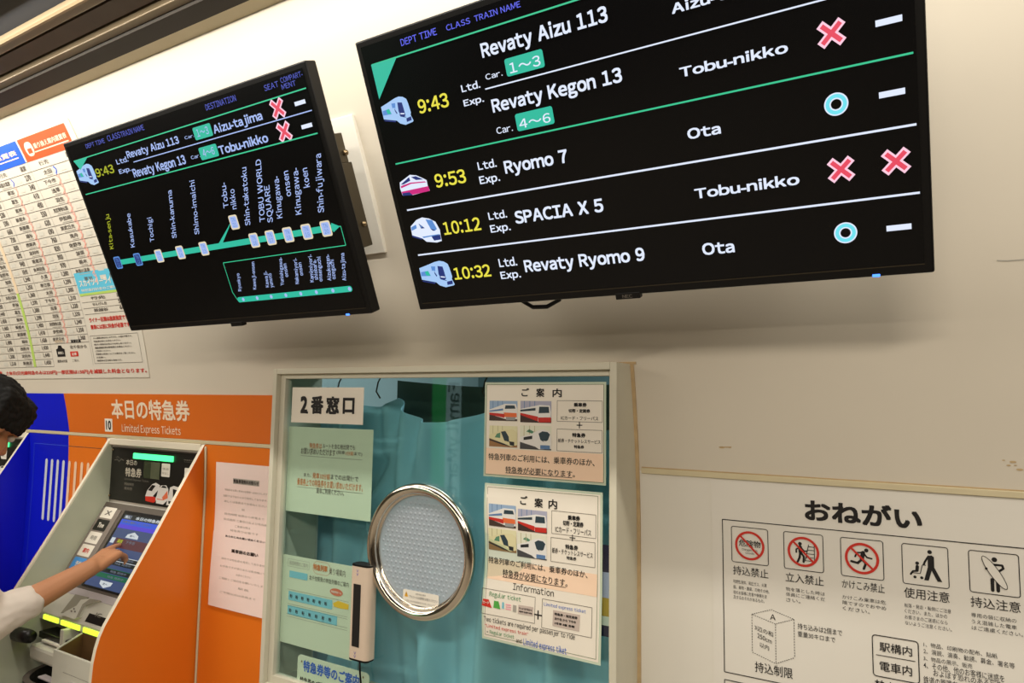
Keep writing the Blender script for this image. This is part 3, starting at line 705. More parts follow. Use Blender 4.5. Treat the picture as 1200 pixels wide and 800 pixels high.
u, v = GI.uv(*Z(330, 328)); b.disc(GI, u, v, .022, M_redpale, .0004, .009); b.text(GI, '特急専用ホーム', u-.018, v-.003, u+.018, v+.003, M_paper, .0006, .02)
b.poly(GI, [GI.uv(*Z(*p)) for p in ((312, 385), (340, 372), (395, 392), (392, 418), (350, 412), (318, 402))], M_yel, .0004)
b.build('print', ls)

# rounded board at the bottom
Z = Zf(320, 620, 4.446)
u0, v1 = GI.uv(349, 766); u1, _ = GI.uv(432.5, 785); v0 = v1-.20
bd = thing('notice_board', 'rounded white board with blue heading at the bottom of the window', 'notice', GI.pt((u0+u1)/2, v0))
b = MB(); P_ = b.rr(GI, u0, u1, v0, v1, .011); n = len(P_)
b.add([GI.pt(u, v, o) for o in (-.003, -.0005) for u, v in P_], [tuple(range(n, 2*n)), tuple(range(n-1, -1, -1))]+[(i, (i+1) % n, n+(i+1) % n, n+i) for i in range(n)], M_greenpaper); b.build('board', bd)
b = MB(); b.ptext(GI, '特急券等のご案内', Z(157, 738), Z(450, 762), M_blueink, .0002, .03)
b.ptext(GI, '特急券のご購入は', Z(140, 802), Z(300, 812), M_ink, .0002, .02)
u, v = GI.uv(*Z(140, 845)); b.text(GI, '発車時刻の前までにお求めください', u, v, u+.13, v+.010, M_ink, .0002); b.build('lettering', bd)
for x, y in ((150, 687), (470, 770)): u, v = GI.uv(*Z(x, y)); MB().disc(GI, u, v, .0025, M_bolt, .0006, n=12).build('screw', bd)

# leaflet partly hidden at the right edge of the pane
u0, v0 = GI.uv(700, 744); u1, v1 = GI.uv(715, 639)
lf = thing('leaflet', 'striped navy lavender and yellow leaflet behind the glass at its edge', 'leaflet', GI.pt((u0+u1)/2, v0))
b = MB(); hh = (v1-v0); M_navy = mat('navy_ink', (24, 20, 60), .6, noise=0); M_lav = mat('lavender_ink', (190, 185, 215), .6, noise=0); M_gold = mat('gold_ink', (205, 160, 50), .6, noise=0)
b.sheet(GI, u0, u1, v0, v1, M_navy, -.0012, .0004)
for a_, c_, m in ((.42, .70, M_lav), (.22, .42, M_gold), (.12, .22, M_paper)): b.rect(GI, u0, u1, v0+hh*a_, v0+hh*c_, m, -.0006)
b.build('sheet', lf)

# handset-like assist device
Z = Zf(320, 620, 4.446)
D0 = FY(GY-.034)
u0, v1 = D0.uv(411, 662); u1, v0 = D0.uv(430.5, 776)
v0 = (D0.uv(406, 772)[1]+D0.uv(429, 777)[1])/2; v1 = (D0.uv(411, 660)[1]+D0.uv(433, 664)[1])/2; u0 = (D0.uv(411, 662)[0]+D0.uv(406, 770)[0])/2; u1 = (D0.uv(433.5, 667)[0]+D0.uv(429, 774)[0])/2
dv = thing('window_intercom', 'slim silver upright intercom with a long black slot on the glass', 'intercom', GF.pt((u0+u1)/2, v0))
M_champ = mat('champagne_plastic', (212, 192, 172), .35)
b = MB(); P_ = b.rr(D0, u0, u1, -.034, 0, .012, 6)      # rounded section swept upward
pts = [(u, o) for u, o in P_]; n = len(pts)
b.add([Vector((u, GY-.034-o-.0, v)) for v in (v0+.004, v1-.004) for u, o in pts], [tuple(range(n-1, -1, -1)), tuple(range(n, 2*n))]+[(i, (i+1) % n, n+(i+1) % n, n+i) for i in range(n)], M_champ, False)
bm = None; body = b.build('body', dv)
for va, vb in ((v0, v0+.004), (v1-.004, v1)):
    b = MB(); b.add([Vector((u*.985+(u0+u1)/2*.015, GY-.034-o*.97-.0005, v)) for v in (va, vb) for u, o in pts], [tuple(range(n-1, -1, -1)), tuple(range(n, 2*n))]+[(i, (i+1) % n, n+(i+1) % n, n+i) for i in range(n)], M_black); b.build('end_cap', dv)
b = MB(); x0, x1, y0, y1 = u0+(u1-u0)*.22, u0+(u1-u0)*.60, v0+.032, v1-.045; b.rect(D0, x0, x1, y0, y1, M_ink, .0006); b.build('slot', dv)
b = MB(); M_vio = mat('violet_ink', (120, 110, 190), .5, noise=0)
xm = u0+(u1-u0)*.4
for vv in (v0+.010, v0+.018, v1-.022, v1-.014): b.path(D0, [(xm-.003, vv+.003), (xm, vv-.003), (xm+.003, vv+.003)], .0012, M_vio, .0006)
b.build('mark', dv)
MB().tube([(xm+.003, GY-.02, v0+.002), (xm+.005, GY-.02, v0-.03), (xm+.014, GY-.022, v0-.07), (xm+.02, GY-.03, v0-.14)], .0022, M_black, 8).build('cord', dv)

# ---- the two laminated notices
def photo(S, Q, style, name, par):
    """a small printed picture of a train; Q = u0,u1,v0,v1"""
    u0, u1, v0, v1 = Q; w = u1-u0; h = v1-v0; b = MB(); o = .0014
    sky = [mat('print_sky', (150, 175, 205), .5, noise=0), mat('print_grey_sky', (170, 170, 190), .5, noise=0), mat('print_cream_sky', (225, 220, 180), .5, noise=0), mat('print_pale', (225, 225, 205), .5, noise=0)][style]
    gnd = [mat('print_brown', (70, 52, 44), .5, noise=0), mat('print_brown2', (62, 44, 40), .5, noise=0), mat('print_tan', (150, 110, 70), .5, noise=0), mat('print_dark', (70, 70, 72), .5, noise=0)][style]
    W_ = mat('print_white', (228, 226, 222), .5, noise=0); D_ = mat('print_window', (45, 62, 72), .5, noise=0); R_ = mat('print_red', (195, 45, 35), .5, noise=0); O_ = mat('print_orange', (225, 110, 60), .5, noise=0)
    CR = mat('print_cream', (222, 214, 170), .5, noise=0); BK = mat('print_black', (40, 42, 44), .5, noise=0); BL_ = mat('print_blue', (90, 125, 170), .5, noise=0); GN = mat('print_green', (90, 140, 110), .5, noise=0)
    p = lambda pts, m, k: b.poly(S, [(u0+w*x, v0+h*y) for x, y in pts], m, o+.0002*k)
    b.rect(S, u0, u1, v0, v1, sky, o); p([(0, 0), (1, 0), (1, .22), (0, .42)], gnd, 1)
    for x in (.12, .3, .46): p([(x, .5), (x+.02, .5), (x+.02, 1), (x, 1)], BL_ if style < 2 else mat('print_tan2', (190, 180, 140), .5, noise=0), 1)
    if style == 0:
        p([(0, .55), (.55, .85), (.95, .85), (1, .6), (1, .1), (.62, .08), (0, .32)], W_, 2); p([(0, .40), (.55, .35), (.55, .15), (0, .30)], R_, 3); p([(.52, .42), (.98, .40), (.99, .2), (.55, .2)], O_, 3); p([(.58, .78), (.9, .78), (.94, .62), (.56, .60)], D_, 3); p([(0, .5), (.5, .62), (.5, .52), (0, .44)], BL_, 3); p([(.6, .2), (.95, .2), (.92, .04), (.62, .04)], mat('print_grey', (150, 150, 150), .5, noise=0), 4)
    elif style == 1:
        p([(0, .62), (.5, .78), (.62, .82), (.95, .80), (.99, .5), (.99, .1), (.58, .06), (0, .35)], W_, 2); p([(0, .44), (.58, .28), (.58, .06), (0, .35)], R_, 3); p([(.58, .24), (.99, .26), (.99, .04), (.6, .02)], R_, 3); p([(.62, .74), (.92, .74), (.94, .46), (.6, .44)], D_, 3); p([(0, .58), (.5, .68), (.5, .56), (0, .50)], D_, 3)
    elif style == 2:
        p([(0, .55), (.45, .8), (.85, .85), (1, .7), (1, .12), (.78, .04), (.5, .18), (0, .4)], CR, 2); p([(.42, .72), (.58, .76), (.7, .5), (.72, .25), (.55, .3)], D_, 3); p([(.28, .62), (.4, .68), (.4, .42), (.2, .44)], GN, 3); p([(.75, .82), (.98, .72), (.98, .3), (.8, .3)], CR, 4); p([(.72, .28), (.9, .26), (.9, .08), (.75, .1)], BK, 4); p([(0, .36), (.5, .18), (.78, .04), (.5, .10), (0, .30)], BK, 3)
    else:
        p([(0, .5), (.3, .62), (.58, .8), (.75, .86), (.95, .78), (1, .5), (1, .06), (.62, .02), (.5, .12), (0, .3)], W_, 2); p([(.6, .68), (.72, .78), (.88, .76), (.96, .66), (.9, .42), (.78, .32), (.66, .42)], D_, 3); p([(.12, .5), (.4, .58), (.4, .44), (.12, .38)], BK, 3); p([(.66, .2), (.96, .2), (.96, .04), (.66, .04)], BL_, 3); p([(.74, .38), (.84, .38), (.8, .30)], W_, 4); p([(.2, .75), (.3, .85), (.45, .75), (.4, .66)], GN, 1)
    return b.build(name, par)
def guide(S, Z, par, title, photos, boxes, plus, words, lines, under, band):
    M_peach = mat('peach_band', (246, 214, 186), .4, noise=.01)
    b = MB(); x0, x1, y0, y1 = band; b.rect(S, x0, x1, y0, y1, M_peach, .0012); b.build('peach_band', par)
    b = MB()
    for t, bl, tr in title: b.ptext(S, t, Z(*bl), Z(*tr), M_ink, .0016, .02)
    b.build('heading', par)
    for k, (p, q) in enumerate(photos): u0, v0 = S.uv(*Z(*p)); u1, v1 = S.uv(*Z(*q)); photo(S, (u0, u1, v0, v1), k, 'train_photo', par)
    for (p, q), ws in zip(boxes, words):
        u0, v0 = S.uv(*Z(*p)); u1, v1 = S.uv(*Z(*q)); b = MB().frame(S, u0, u1, v0, v1, .0009, M_inkgrey, .0014)
        for t, bl, tr, bo in ws: b.ptext(S, t, Z(*bl), Z(*tr), M_ink, .0016, bo)
        b.build('text_box', par)
    b = MB(); u, v = S.uv(*Z(*plus)); b.line(S, (u-.0065, v), (u+.0065, v), .0018, M_ink, .0016).line(S, (u, v-.0065), (u, v+.0065), .0018, M_ink, .0017)
    for t, bl, tr in lines: b.ptext(S, t, Z(*bl), Z(*tr), M_ink, .0016, .014)
    a0_ = S.uv(*Z(*under[0])); a1_ = S.uv(*Z(*under[1])); b.line(S, (a0_[0], a0_[1]), (a1_[0], a0_[1]), .0012, M_ink, .0016)
    b.build('lettering', par)
Z = Zf(550, 430, 5.333)
u0, v0 = GF.uv(566.8, 557.5); u1, v1 = GF.uv(710.5, 447.3)
up = thing('guidance_notice', 'landscape laminated guidance notice with train photos, upper one on the glass', 'notice', GF.pt((u0+u1)/2, v0))
M_lamedge = mat('lamination_edge', (196, 208, 186), .3, noise=0)
b = MB().sheet(GF, u0, u1, v0, v1, M_lamedge, .0003, .0004); e = .005; b.sheet(GF, u0+e, u1-e, v0+e, v1-e, M_lam, .0006, .0003); b.frame(GF, u0+e, u1-e, v0+e, v1-e, .0012, mat('olive_line', (120, 130, 100), .5, noise=0), .0012)
b.build('sheet', up)
guide(GF, Z, up, [('ご', (328, 183), (376, 131)), ('案', (420, 187), (471, 132)), ('内', (522, 188), (580, 134))],
      [((127, 333), (303, 212)), ((320, 344), (515, 213)), ((126, 494), (303, 370)), ((318, 510), (515, 370))],
      [((550, 338), (833, 212)), ((549, 522), (832, 396))], (690, 363),
      [[('乗車券', (655, 248), (736, 223), .05), ('切符・定期券', (622, 284), (757, 263), .04), ('ICカード・フリーパス', (574, 328), (808, 310), .01)], [('特急券', (645, 438), (728, 413), .04), ('紙券・チケットレスサービス', (556, 470), (822, 456), .01), ('特急券', (656, 508), (719, 489), .03)]],
      [('特急列車のご利用には、乗車券のほか、', (122, 578), (785, 574)), ('特急券が必要になります。', (228, 658), (662, 648))], ((228, 660), (645, 690)), (u0+e+.001, u1-e-.001, v0+e+.001, v0+.062))
# the lower one curls away from the glass
Z = Zf(550, 560, 3.478)
c0_ = GF.uv(565.8, 747); c1_ = GF.uv(706.5, 577)
u0, u1, v0, v1 = c0_[0], c1_[0], c0_[1], c1_[1]
def curl(u, v):
    a_ = (u-u0)/(u1-u0); c_ = (v-v0)/(v1-v0)
    return .010*max(0, .45-c_)**1.0*(.4+a_) + .004*math.sin(c_*9)*(1-a_)**2 + .002*a_*(1-c_)
GW = FY(GY, curl)
lo_ = thing('guidance_notice', 'tall laminated guidance notice with Information in English and curled edges', 'notice', GF.pt((u0+u1)/2, v0))
b = MB().sheet(GW, u0, u1, v0, v1, M_lamedge, .0003, .0004, 10, 14); b.sheet(GW, u0+e, u1-e, v0+e, v1-e, M_lam, .0006, .0003, 10, 14)
b.frame(GW, u0+.008, u1-.010, v0+.010, v1-.008, .0010, MATS['olive_line'], .0013); b.build('sheet', lo_)
yb = GW.uv(*Z(58, 405))[1]; yt = GW.uv(*Z(60, 322))[1]
guide(GW, Z, lo_, [('ご', (210, 106), (240, 73)), ('案', (268, 118), (302, 83)), ('内', (325, 124), (360, 88))],
      [((83, 192), (193, 113)), ((200, 212), (319, 136)), ((78, 290), (193, 215)), ((195, 318), (317, 235))],
      [((337, 224), (517, 150)), ((333, 338), (514, 263))], (422, 243),
      [[('乗車券', (403, 170), (453, 155), .05), ('切符・定期券', (383, 192), (467, 180), .04), ('ICカード・フリーパス', (352, 218), (498, 211), .01)], [('特急券', (393, 288), (445, 275), .04), ('紙券・チケットレスサービス', (338, 304), (505, 304), .01), ('特急券', (398, 331), (438, 322), .03)]],
      [('特急列車のご利用には、乗車券のほか、', (76, 345), (484, 379)), ('特急券が必要になります。', (136, 400), (402, 412))], ((136, 402), (395, 440)), (u0+.009, u1-.011, yb, yt))
b = MB(); b.ptext(GW, 'Information', Z(180, 453), Z(347, 455), M_ink, .0016, .0, 'cap', 1.15); b.build('english_heading', lo_)
def tbox(p, q, head, hb, ht, m):
    x0, y0 = GW.uv(*Z(*p)); x1, y1 = GW.uv(*Z(*q)); b = MB().frame(GW, x0, x1, y0, y1, .0010, M_inkgrey, .0014)
    b.ptext(GW, head, Z(*hb), Z(*ht), m, .0016, .005, 'cap', 1.1); return b, (x0, x1, y0, y1)
b, q = tbox((55, 546), (272, 484), 'Regular ticket', (86, 478), (214, 483), M_greenink)
P4 = lambda pts: [GW.uv(*Z(*p)) for p in pts]
b.poly(GW, P4(((57, 515), (62, 488), (84, 492), (97, 526))), M_red, .0016); b.poly(GW, P4(((104, 525), (106, 497), (124, 500), (132, 532))), mat('ticket_green', (80, 165, 70), .5, noise=0), .0016)
b.poly(GW, P4(((138, 528), (139, 503), (146, 504), (147, 530))), M_skyink, .0016)
M_pink = mat('pink_ink', (235, 150, 170), .5, noise=0)
for k in range(3): b.poly(GW, P4(((153, 514+9*k), (153, 510+9*k), (175, 514+9*k), (175, 518+9*k))), M_pink, .0016)
b.poly(GW, P4(((182, 541), (183, 514), (197, 517), (196, 545))), M_inkpale, .0016)
M_tick = mat('ticket_stock', (196, 180, 170), .5, noise=.05)
b.poly(GW, P4(((203, 549), (205, 514), (266, 524), (264, 560))), M_tick, .0016)
b.ptext(GW, 'きっぷ 北千住から', Z(208, 531), Z(260, 532), M_ink, .0018, .03); b.ptext(GW, '乗車券 当日限り有効', Z(208, 543), Z(260, 546), M_ink, .0018, .03)
b.ptext(GW, 'カード', Z(62, 508), Z(86, 500), M_paper, .0018, .02); b.build('ticket_box', lo_)
b, q = tbox((300, 606), (504, 526), 'Limited express ticket', (308, 517), (479, 535), M_blueink)
b.poly(GW, P4(((344, 598), (346, 535), (456, 555), (453, 622))), M_tick, .0016)
for k, t in enumerate(('特急券・指定席券', '北千住 から 下今市', '3号車 8番 窓側')): b.ptext(GW, t, Z(352, 556+18*k), Z(446-6*k, 562+18*k), M_ink, .0018, .04)
b.build('ticket_box', lo_)
b = MB(); u, v = GW.uv(*Z(285, 555)); b.line(GW, (u-.009, v), (u+.009, v), .0028, M_ink, .0016).line(GW, (u, v-.009), (u, v+.009), .0028, M_ink, .0017)
for t, bl, tr, m in (('Two tickets are required per passenjer to ride', (65, 578), (436, 634), M_ink), ('“Limited express train”', (70, 602), (246, 626), M_red), ('a', (75, 625), (81, 619), M_ink), ('Regular ticket', (88, 630), (188, 637), M_greenink), ('and', (196, 665), (219, 654), M_ink), ('Limited express tiket', (226, 675), (403, 688), M_blueink)):
    b.ptext(GW, t, Z(*bl), Z(*tr), m, .0016, .01, 'cap', 1.15)
b.build('english_lettering', lo_)

# ================================================================ request poster on the lower right wall
PW = WALL
Z = Zf(840, 590, 3.3333); Z7 = Zf(740, 540, 2.609)
pu0 = -.371; pv1 = 1.360; pu1 = .75; pv0 = .55
po = thing('request_poster', 'large white poster with black heading and prohibition pictograms right of the window', 'poster', ((pu0+pu1)/2, 0, pv0))
M_poster = mat('poster_white', (223, 218, 208), .5, noise=.015, scale=4)
MB().sheet(PW, pu0, pu1, pv0, pv1, M_poster, .0008, .0008, 1, 24).build('sheet', po)
OF = .0024
b = MB(); b.ptext(PW, 'おねがい', (943.5, 608.5), (1080, 594.5), M_ink, OF, .035); b.build('heading', po)
fu0, fv1 = PW.uv(846.8, 608); _, fv0 = PW.uv(850.3, 786.5); fu1 = .68
b = MB().frame(PW, fu0, fu1, fv0, fv1, .0016, M_ink, OF); _, fw1 = PW.uv(850.5, 795.5); b.frame(PW, fu0, fu1, pv0+.05, fw1, .0016, M_ink, OF); b.build('border', po)
SQ = .0669; SU = [-.3336, -.2385, -.1425, -.047, .0488]; SV1 = 1.2731; SV0 = SV1-SQ
def capt(t, bl, tr, small, sm_rows, par):
    b = MB(); b.ptext(PW, t, Z(*bl), Z(*tr), M_ink, OF, .004)
    u0 = PW.uv(*Z(*bl))[0]; u1 = PW.uv(*Z(*tr))[0]
    for s_, y in zip(small, sm_rows):
        v = PW.uv(*Z(bl[0], y))[1]
        full = max(len(x) for x in small); wd = (u1-u0)*1.02*len(s_)/full
        b.text(PW, s_, u0, v, u0+wd, v+.0068, M_ink, OF, .0)
    b.build('caption', par)
def picto(k, draw, prohibit, cap):
    u0 = SU[k]; u1 = u0+SQ
    b = MB().frame(PW, u0, u1, SV0, SV1, .0013, M_ink, OF, .004); uc, vc = (u0+u1)/2, (SV0+SV1)/2
    draw(b, uc, vc, SQ/2)
    if prohibit:
        r = SQ*.405; b.ring(PW, uc, vc, r*.84, r, M_red, OF+.0006)
        c = r*.88*.707; b.line(PW, (uc-c, vc+c), (uc+c, vc-c), r*.13, M_red, OF+.0008)
    pc = b.build('pictogram', po); capt(*cap, po)
def limb(b, pts, wd): 
    b.path(PW, pts, wd, M_ink, OF)
    for p in pts: b.disc(PW, p[0], p[1], wd/2, M_ink, OF, n=12)
def d_danger(b, u, v, h):
    b.text(PW, '危険物', u-h*.60, v-h*.08, u+h*.60, v+h*.30, M_ink, OF, .014); b.text(PW, 'Dangerous', u-h*.42, v-h*.30, u+h*.42, v-h*.18, M_ink, OF, 0, 'cap'); b.text(PW, 'Goods', u-h*.24, v-h*.48, u+h*.24, v-h*.37, M_ink, OF, 0, 'cap')
def d_enter(b, u, v, h):
    b.disc(PW, u-h*.16, v+h*.42, h*.095, M_ink, OF)
    limb(b, [(u-h*.16, v+h*.24), (u-h*.14, v-h*.02)], h*.20); limb(b, [(u-h*.16, v+h*.24), (u-h*.36, v+h*.10), (u-h*.36, v-h*.06)], h*.08); limb(b, [(u-h*.12, v+h*.22), (u+h*.06, v+h*.04), (u+h*.2, v+h*.06)], h*.07)
    limb(b, [(u-h*.16, v-h*.06), (u-h*.20, v-h*.34), (u-h*.30, v-h*.56)], h*.11); limb(b, [(u-h*.12, v-h*.06), (u+h*.02, v-h*.26), (u+h*.0, v-h*.54)], h*.11)
    for y in (-.46, -.28, -.08, .12, .30): b.line(PW, (u+h*(.10+(y+.46)*.18), v+h*y), (u+h*.56, v+h*y), h*.035, M_ink, OF)
    b.line(PW, (u+h*.08, v-h*.5), (u+h*.28, v+h*.42), h*.04, M_ink, OF); b.line(PW, (u+h*.56, v-h*.5), (u+h*.56, v+h*.42), h*.04, M_ink, OF)
def d_run(b, u, v, h):
    b.disc(PW, u+h*.22, v+h*.44, h*.10, M_ink, OF); limb(b, [(u+h*.06, v+h*.30), (u-h*.0, v-h*.02)], h*.20); limb(b, [(u+h*.06, v+h*.32), (u-h*.22, v+h*.28), (u-h*.32, v+h*.06)], h*.08)
    limb(b, [(u+h*.08, v+h*.30), (u+h*.24, v+h*.08), (u+h*.46, v+h*.04)], h*.08); limb(b, [(u, v-h*.04), (u-h*.20, v-h*.26), (u-h*.50, v-h*.20)], h*.12); limb(b, [(u+h*.02, v-h*.06), (u+h*.18, v-h*.24), (u+h*.08, v-h*.52)], h*.12)
def d_pram(b, u, v, h):
    b.disc(PW, u+h*.22, v+h*.70, h*.10, M_ink, OF)
    b.poly(PW, [(u+h*.12, v+h*.5), (u+h*.30, v+h*.54), (u+h*.40, v+h*.46), (u+h*.40, v-h*.05), (u+h*.72, v-h*.72), (u+h*.52, v-h*.72), (u+h*.28, v-h*.22), (u+h*.14, v-h*.72), (u-h*.06, v-h*.72), (u+h*.12, v-h*.05)], M_ink, OF)
    limb(b, [(u+h*.16, v+h*.48), (u-h*.0, v+h*.2), (u-h*.06, v+h*.04)], h*.09)
    b.path(PW, [(u+h*.04, v+h*.02), (u-h*.12, v+h*.02), (u-h*.22, v-h*.42), (u-h*.55, v-h*.42)], h*.035, M_ink, OF)
    b.disc(PW, u-h*.34, v+h*.08, h*.085, M_ink, OF); limb(b, [(u-h*.34, v-h*.08), (u-h*.36, v-h*.28)], h*.15); limb(b, [(u-h*.36, v-h*.30), (u-h*.54, v-h*.34), (u-h*.64, v-h*.50)], h*.09)
    for x in (-.46, -.16): b.disc(PW, u+h*x, v-h*.62, h*.07, M_ink, OF)
def d_board(b, u, v, h):
    b.disc(PW, u+h*.04, v+h*.66, h*.11, M_ink, OF)
    limb(b, [(u-h*.06, v+h*.42), (u+h*.34, v+h*.42), (u+h*.38, v+h*.28), (u+h*.20, v+h*.12)], h*.10)
    b.poly(PW, [(u-h*.10, v+h*.02), (u+h*.18, v-h*.10), (u+h*.0, v-h*.28), (u-h*.12, v-h*.12)], M_ink, OF)
    for x in (-.08, .14): limb(b, [(u+h*x, v-h*.30), (u+h*x, v-h*.80)], h*.15)
    ca, sa = math.cos(math.radians(-58)), math.sin(math.radians(-58)); P_ = []
    for i in range(36):
        t = 2*math.pi*i/36; x = h*.86*math.cos(t); y = h*.20*math.sin(t); P_.append((u+h*.02+x*ca-y*sa, v+h*.05+x*sa+y*ca))
    b.poly(PW, P_, M_poster, OF+.0004); b.path(PW, P_, h*.03, M_ink, OF+.0006, True); b.disc(PW, u-h*.30, v+h*.20, h*.06, M_ink, OF+.0008)
picto(0, d_danger, 1, ('持込禁止', (65, 274), (202, 257), ['可燃性液体、高圧ガス、火薬', '類、毒物・農薬、刃物その他、', '他のお客様に危害や損傷を波', '及するおそれがあるもの。'], (308, 330, 350, 369)))
picto(1, d_enter, 1, ('立入禁止', (270, 302), (418, 285), ['物を落とした時は', '係員にご連絡くだ', 'さい。'], (338, 358, 380)))
picto(2, d_run, 1, ('かけこみ禁止', (490, 327), (655, 314), ['かけこみ乗車は危', '険ですのでおやめ', 'ください。'], (369, 391, 413)))
picto(3, d_pram, 0, ('使用注意', (732, 364), (908, 346), ['転落・発走・転倒にご注意', 'ください。また、ほかの', 'お客さまのご迷惑になら', 'ないようご注意ください。'], (402, 424, 447, 470)))
picto(4, d_board, 0, ('持込注意', (992, 400), (1185, 384), ['専用の袋に収納の', 'うえ混雑した電車', 'はご遠慮ください。'], (440, 465, 489)))
# size limit drawing with dashed edges
def dash(b, p, q, n):
    p = Vector(p); q = Vector(q)
    for k in range(n): b.line(PW, p+(q-p)*(k/n), p+(q-p)*((k+.6)/n), .0011, M_ink, OF)
V8 = lambda x, y: PW.uv(*Z(x, y))
b = MB(); c = {k: V8(*p) for k, p in dict(a=(138, 430), b=(213, 412), c=(302, 450), d=(230, 468), e=(140, 578), f=(232, 623), g=(305, 600)).items()}
for p, q, n in (('a', 'b', 9), ('b', 'c', 11), ('c', 'd', 9), ('d', 'a', 11), ('a', 'e', 14), ('e', 'f', 11), ('d', 'f', 15), ('c', 'g', 14), ('f', 'g', 9)): dash(b, c[p], c[q], n)
b.ptext(PW, 'A', Z(209, 450), Z(230, 433), M_ink, OF, .01, 'cap')
for t, bl, br, tl in (('3辺の和', (149, 490), (221, 520), (149, 471)), ('250cm', (160, 521), (215, 546), (160, 503)), ('以内', (169, 557), (205, 573), (169, 538))): b.ptext3(PW, t, Z(*bl), Z(*br), Z(*tl), M_ink, OF, .004)
b.build('size_drawing', po)
b = MB(); b.ptext(PW, '持込制限', Z(150, 654), Z(297, 642), M_ink, OF, .006); b.ptext(PW, '持ち込みは2個まで', Z(317, 487), Z(490, 492), M_ink, OF, .004); b.ptext(PW, '重量30キロまで', Z(317, 516), Z(463, 520), M_ink, OF, .004); b.build('caption', po)
u0, v0 = V8(612, 668); u1, v1 = V8(786, 538)
b = MB().frame(PW, u0, u1, v0, v1, .0016, M_ink, OF, .005); vm_ = PW.uv(*Z(625, 588))[1]; b.line(PW, (u0+.005, vm_), (u1-.005, vm_), .0012, M_ink, OF)
b.ptext(PW, '駅構内', Z(636, 574), Z(762, 558), M_ink, OF, .01); b.ptext(PW, '電車内', Z(637, 650), Z(762, 634), M_ink, OF, .01); b.build('station_box', po)
b = MB()
for t, bl, tr in (('1、物品、印刷物の配布、貼紙', (808, 556), (1095, 584)), ('2、演説、演奏、勧誘、募金、署名等', (808, 583), (1162, 621)), ('3、物品の展示、販売', (808, 610), (997, 624)), ('4、その他、他のお客様に迷惑を', (808, 640), (1122, 668)), ('およぼす恐れのある行為', (846, 671), (1115, 694)), ('鉄道の管理者の許可なく行うこと', (808, 700), (1150, 732))): b.ptext(PW, t, Z(*bl), Z(*tr), M_ink, OF, .002)
b.ptext(PW, '禁止行為', Z(618, 735), Z(780, 714), M_ink, OF, .01); b.build('rules_list', po)

# ================================================================ fare board on the slanted wall
X0, XE, XL = -2.548, -2.249, -3.087
ZT, ZB = 2.343, 1.618
fb = thing('fare_board', 'large white fare table with orange and blue headers beside the black route screen', 'fare board', (-3.0, 0, ZB))
M_board = mat('board_white', (213, 206, 192), .5, noise=.02, scale=4)
MB().sheet(WALL, -4.1, XE+.030, ZB-.045, ZT+.006, M_board, .0008, .0012, 2, 24).build('panel', fb)
zh = WALL.uv(33.8, 189.7)[1]
M_head_o = mat('header_orange', (226, 78, 26), .45, noise=.02); M_head_b = mat('header_blue', (26, 88, 205), .45, noise=.02)
def header(x0, x1, m, txt, name):
    b = MB().rect(WALL, x0, x1, zh, ZT, m, .0026)
    w = x1-x0; h = ZT-zh
    hd = b.build(name, fb)
    b = MB(); M_hp = mat('header_pale', (250, 214, 190) , .5, noise=0)
    q = b.rr(WALL, x0+w*.08, x0+w*.25, zh+h*.18, zh+h*.80, .02); b.poly(WALL, q, M_hp, .0032); b.rect(WALL, x0+w*.12, x0+w*.21, zh+h*.30, zh+h*.52, m, .0036)
    b.text(WALL, txt, x0+w*.27, zh+h*.42, x0+w*.95, zh+h*.66, M_hp, .0032, .02); b.line(WALL, (x0+w*.25, zh+h*.30), (x0+w*.95, zh+h*.30), h*.05, M_hp, .0032)
    b.build('header_lettering', hd)
header(X0+.004, XE, M_head_o, '乗り換え案内運賃表', 'orange_header')
header(XL+.004, X0-.006, M_head_b, '東武線内運賃表', 'blue_header')
header(-3.62, XL-.006, M_head_b, '地下鉄線運賃表', 'blue_header')
NR = 24; rows_z = [zh-(zh-ZB)*k/NR for k in range(NR+1)]
sub = [('right', X0, XE), ('mid', X0-.269, X0), ('mid2', XL, X0-.269), ('left', -3.36, XL), ('left2', -3.62, -3.36)]
names = ['春日部', '東武動物公園', '加須', '館林', '足利市', '太田', '伊勢崎', '栃木', '新栃木', '新鹿沼', '下今市', '東武日光', '鬼怒川温泉', '新藤原', '会津田島', '浅草', '曳舟', '草加', '越谷', '久喜', '羽生', '佐野市', '葛生', '西新井']
M_strip_r = mat('pale_red_mark', (228, 165, 150), .6, noise=0); M_strip_g = mat('lime_strip', (176, 204, 100), .6, noise=0); M_strip_o = mat('pale_orange_strip', (228, 204, 172), .6, noise=0)
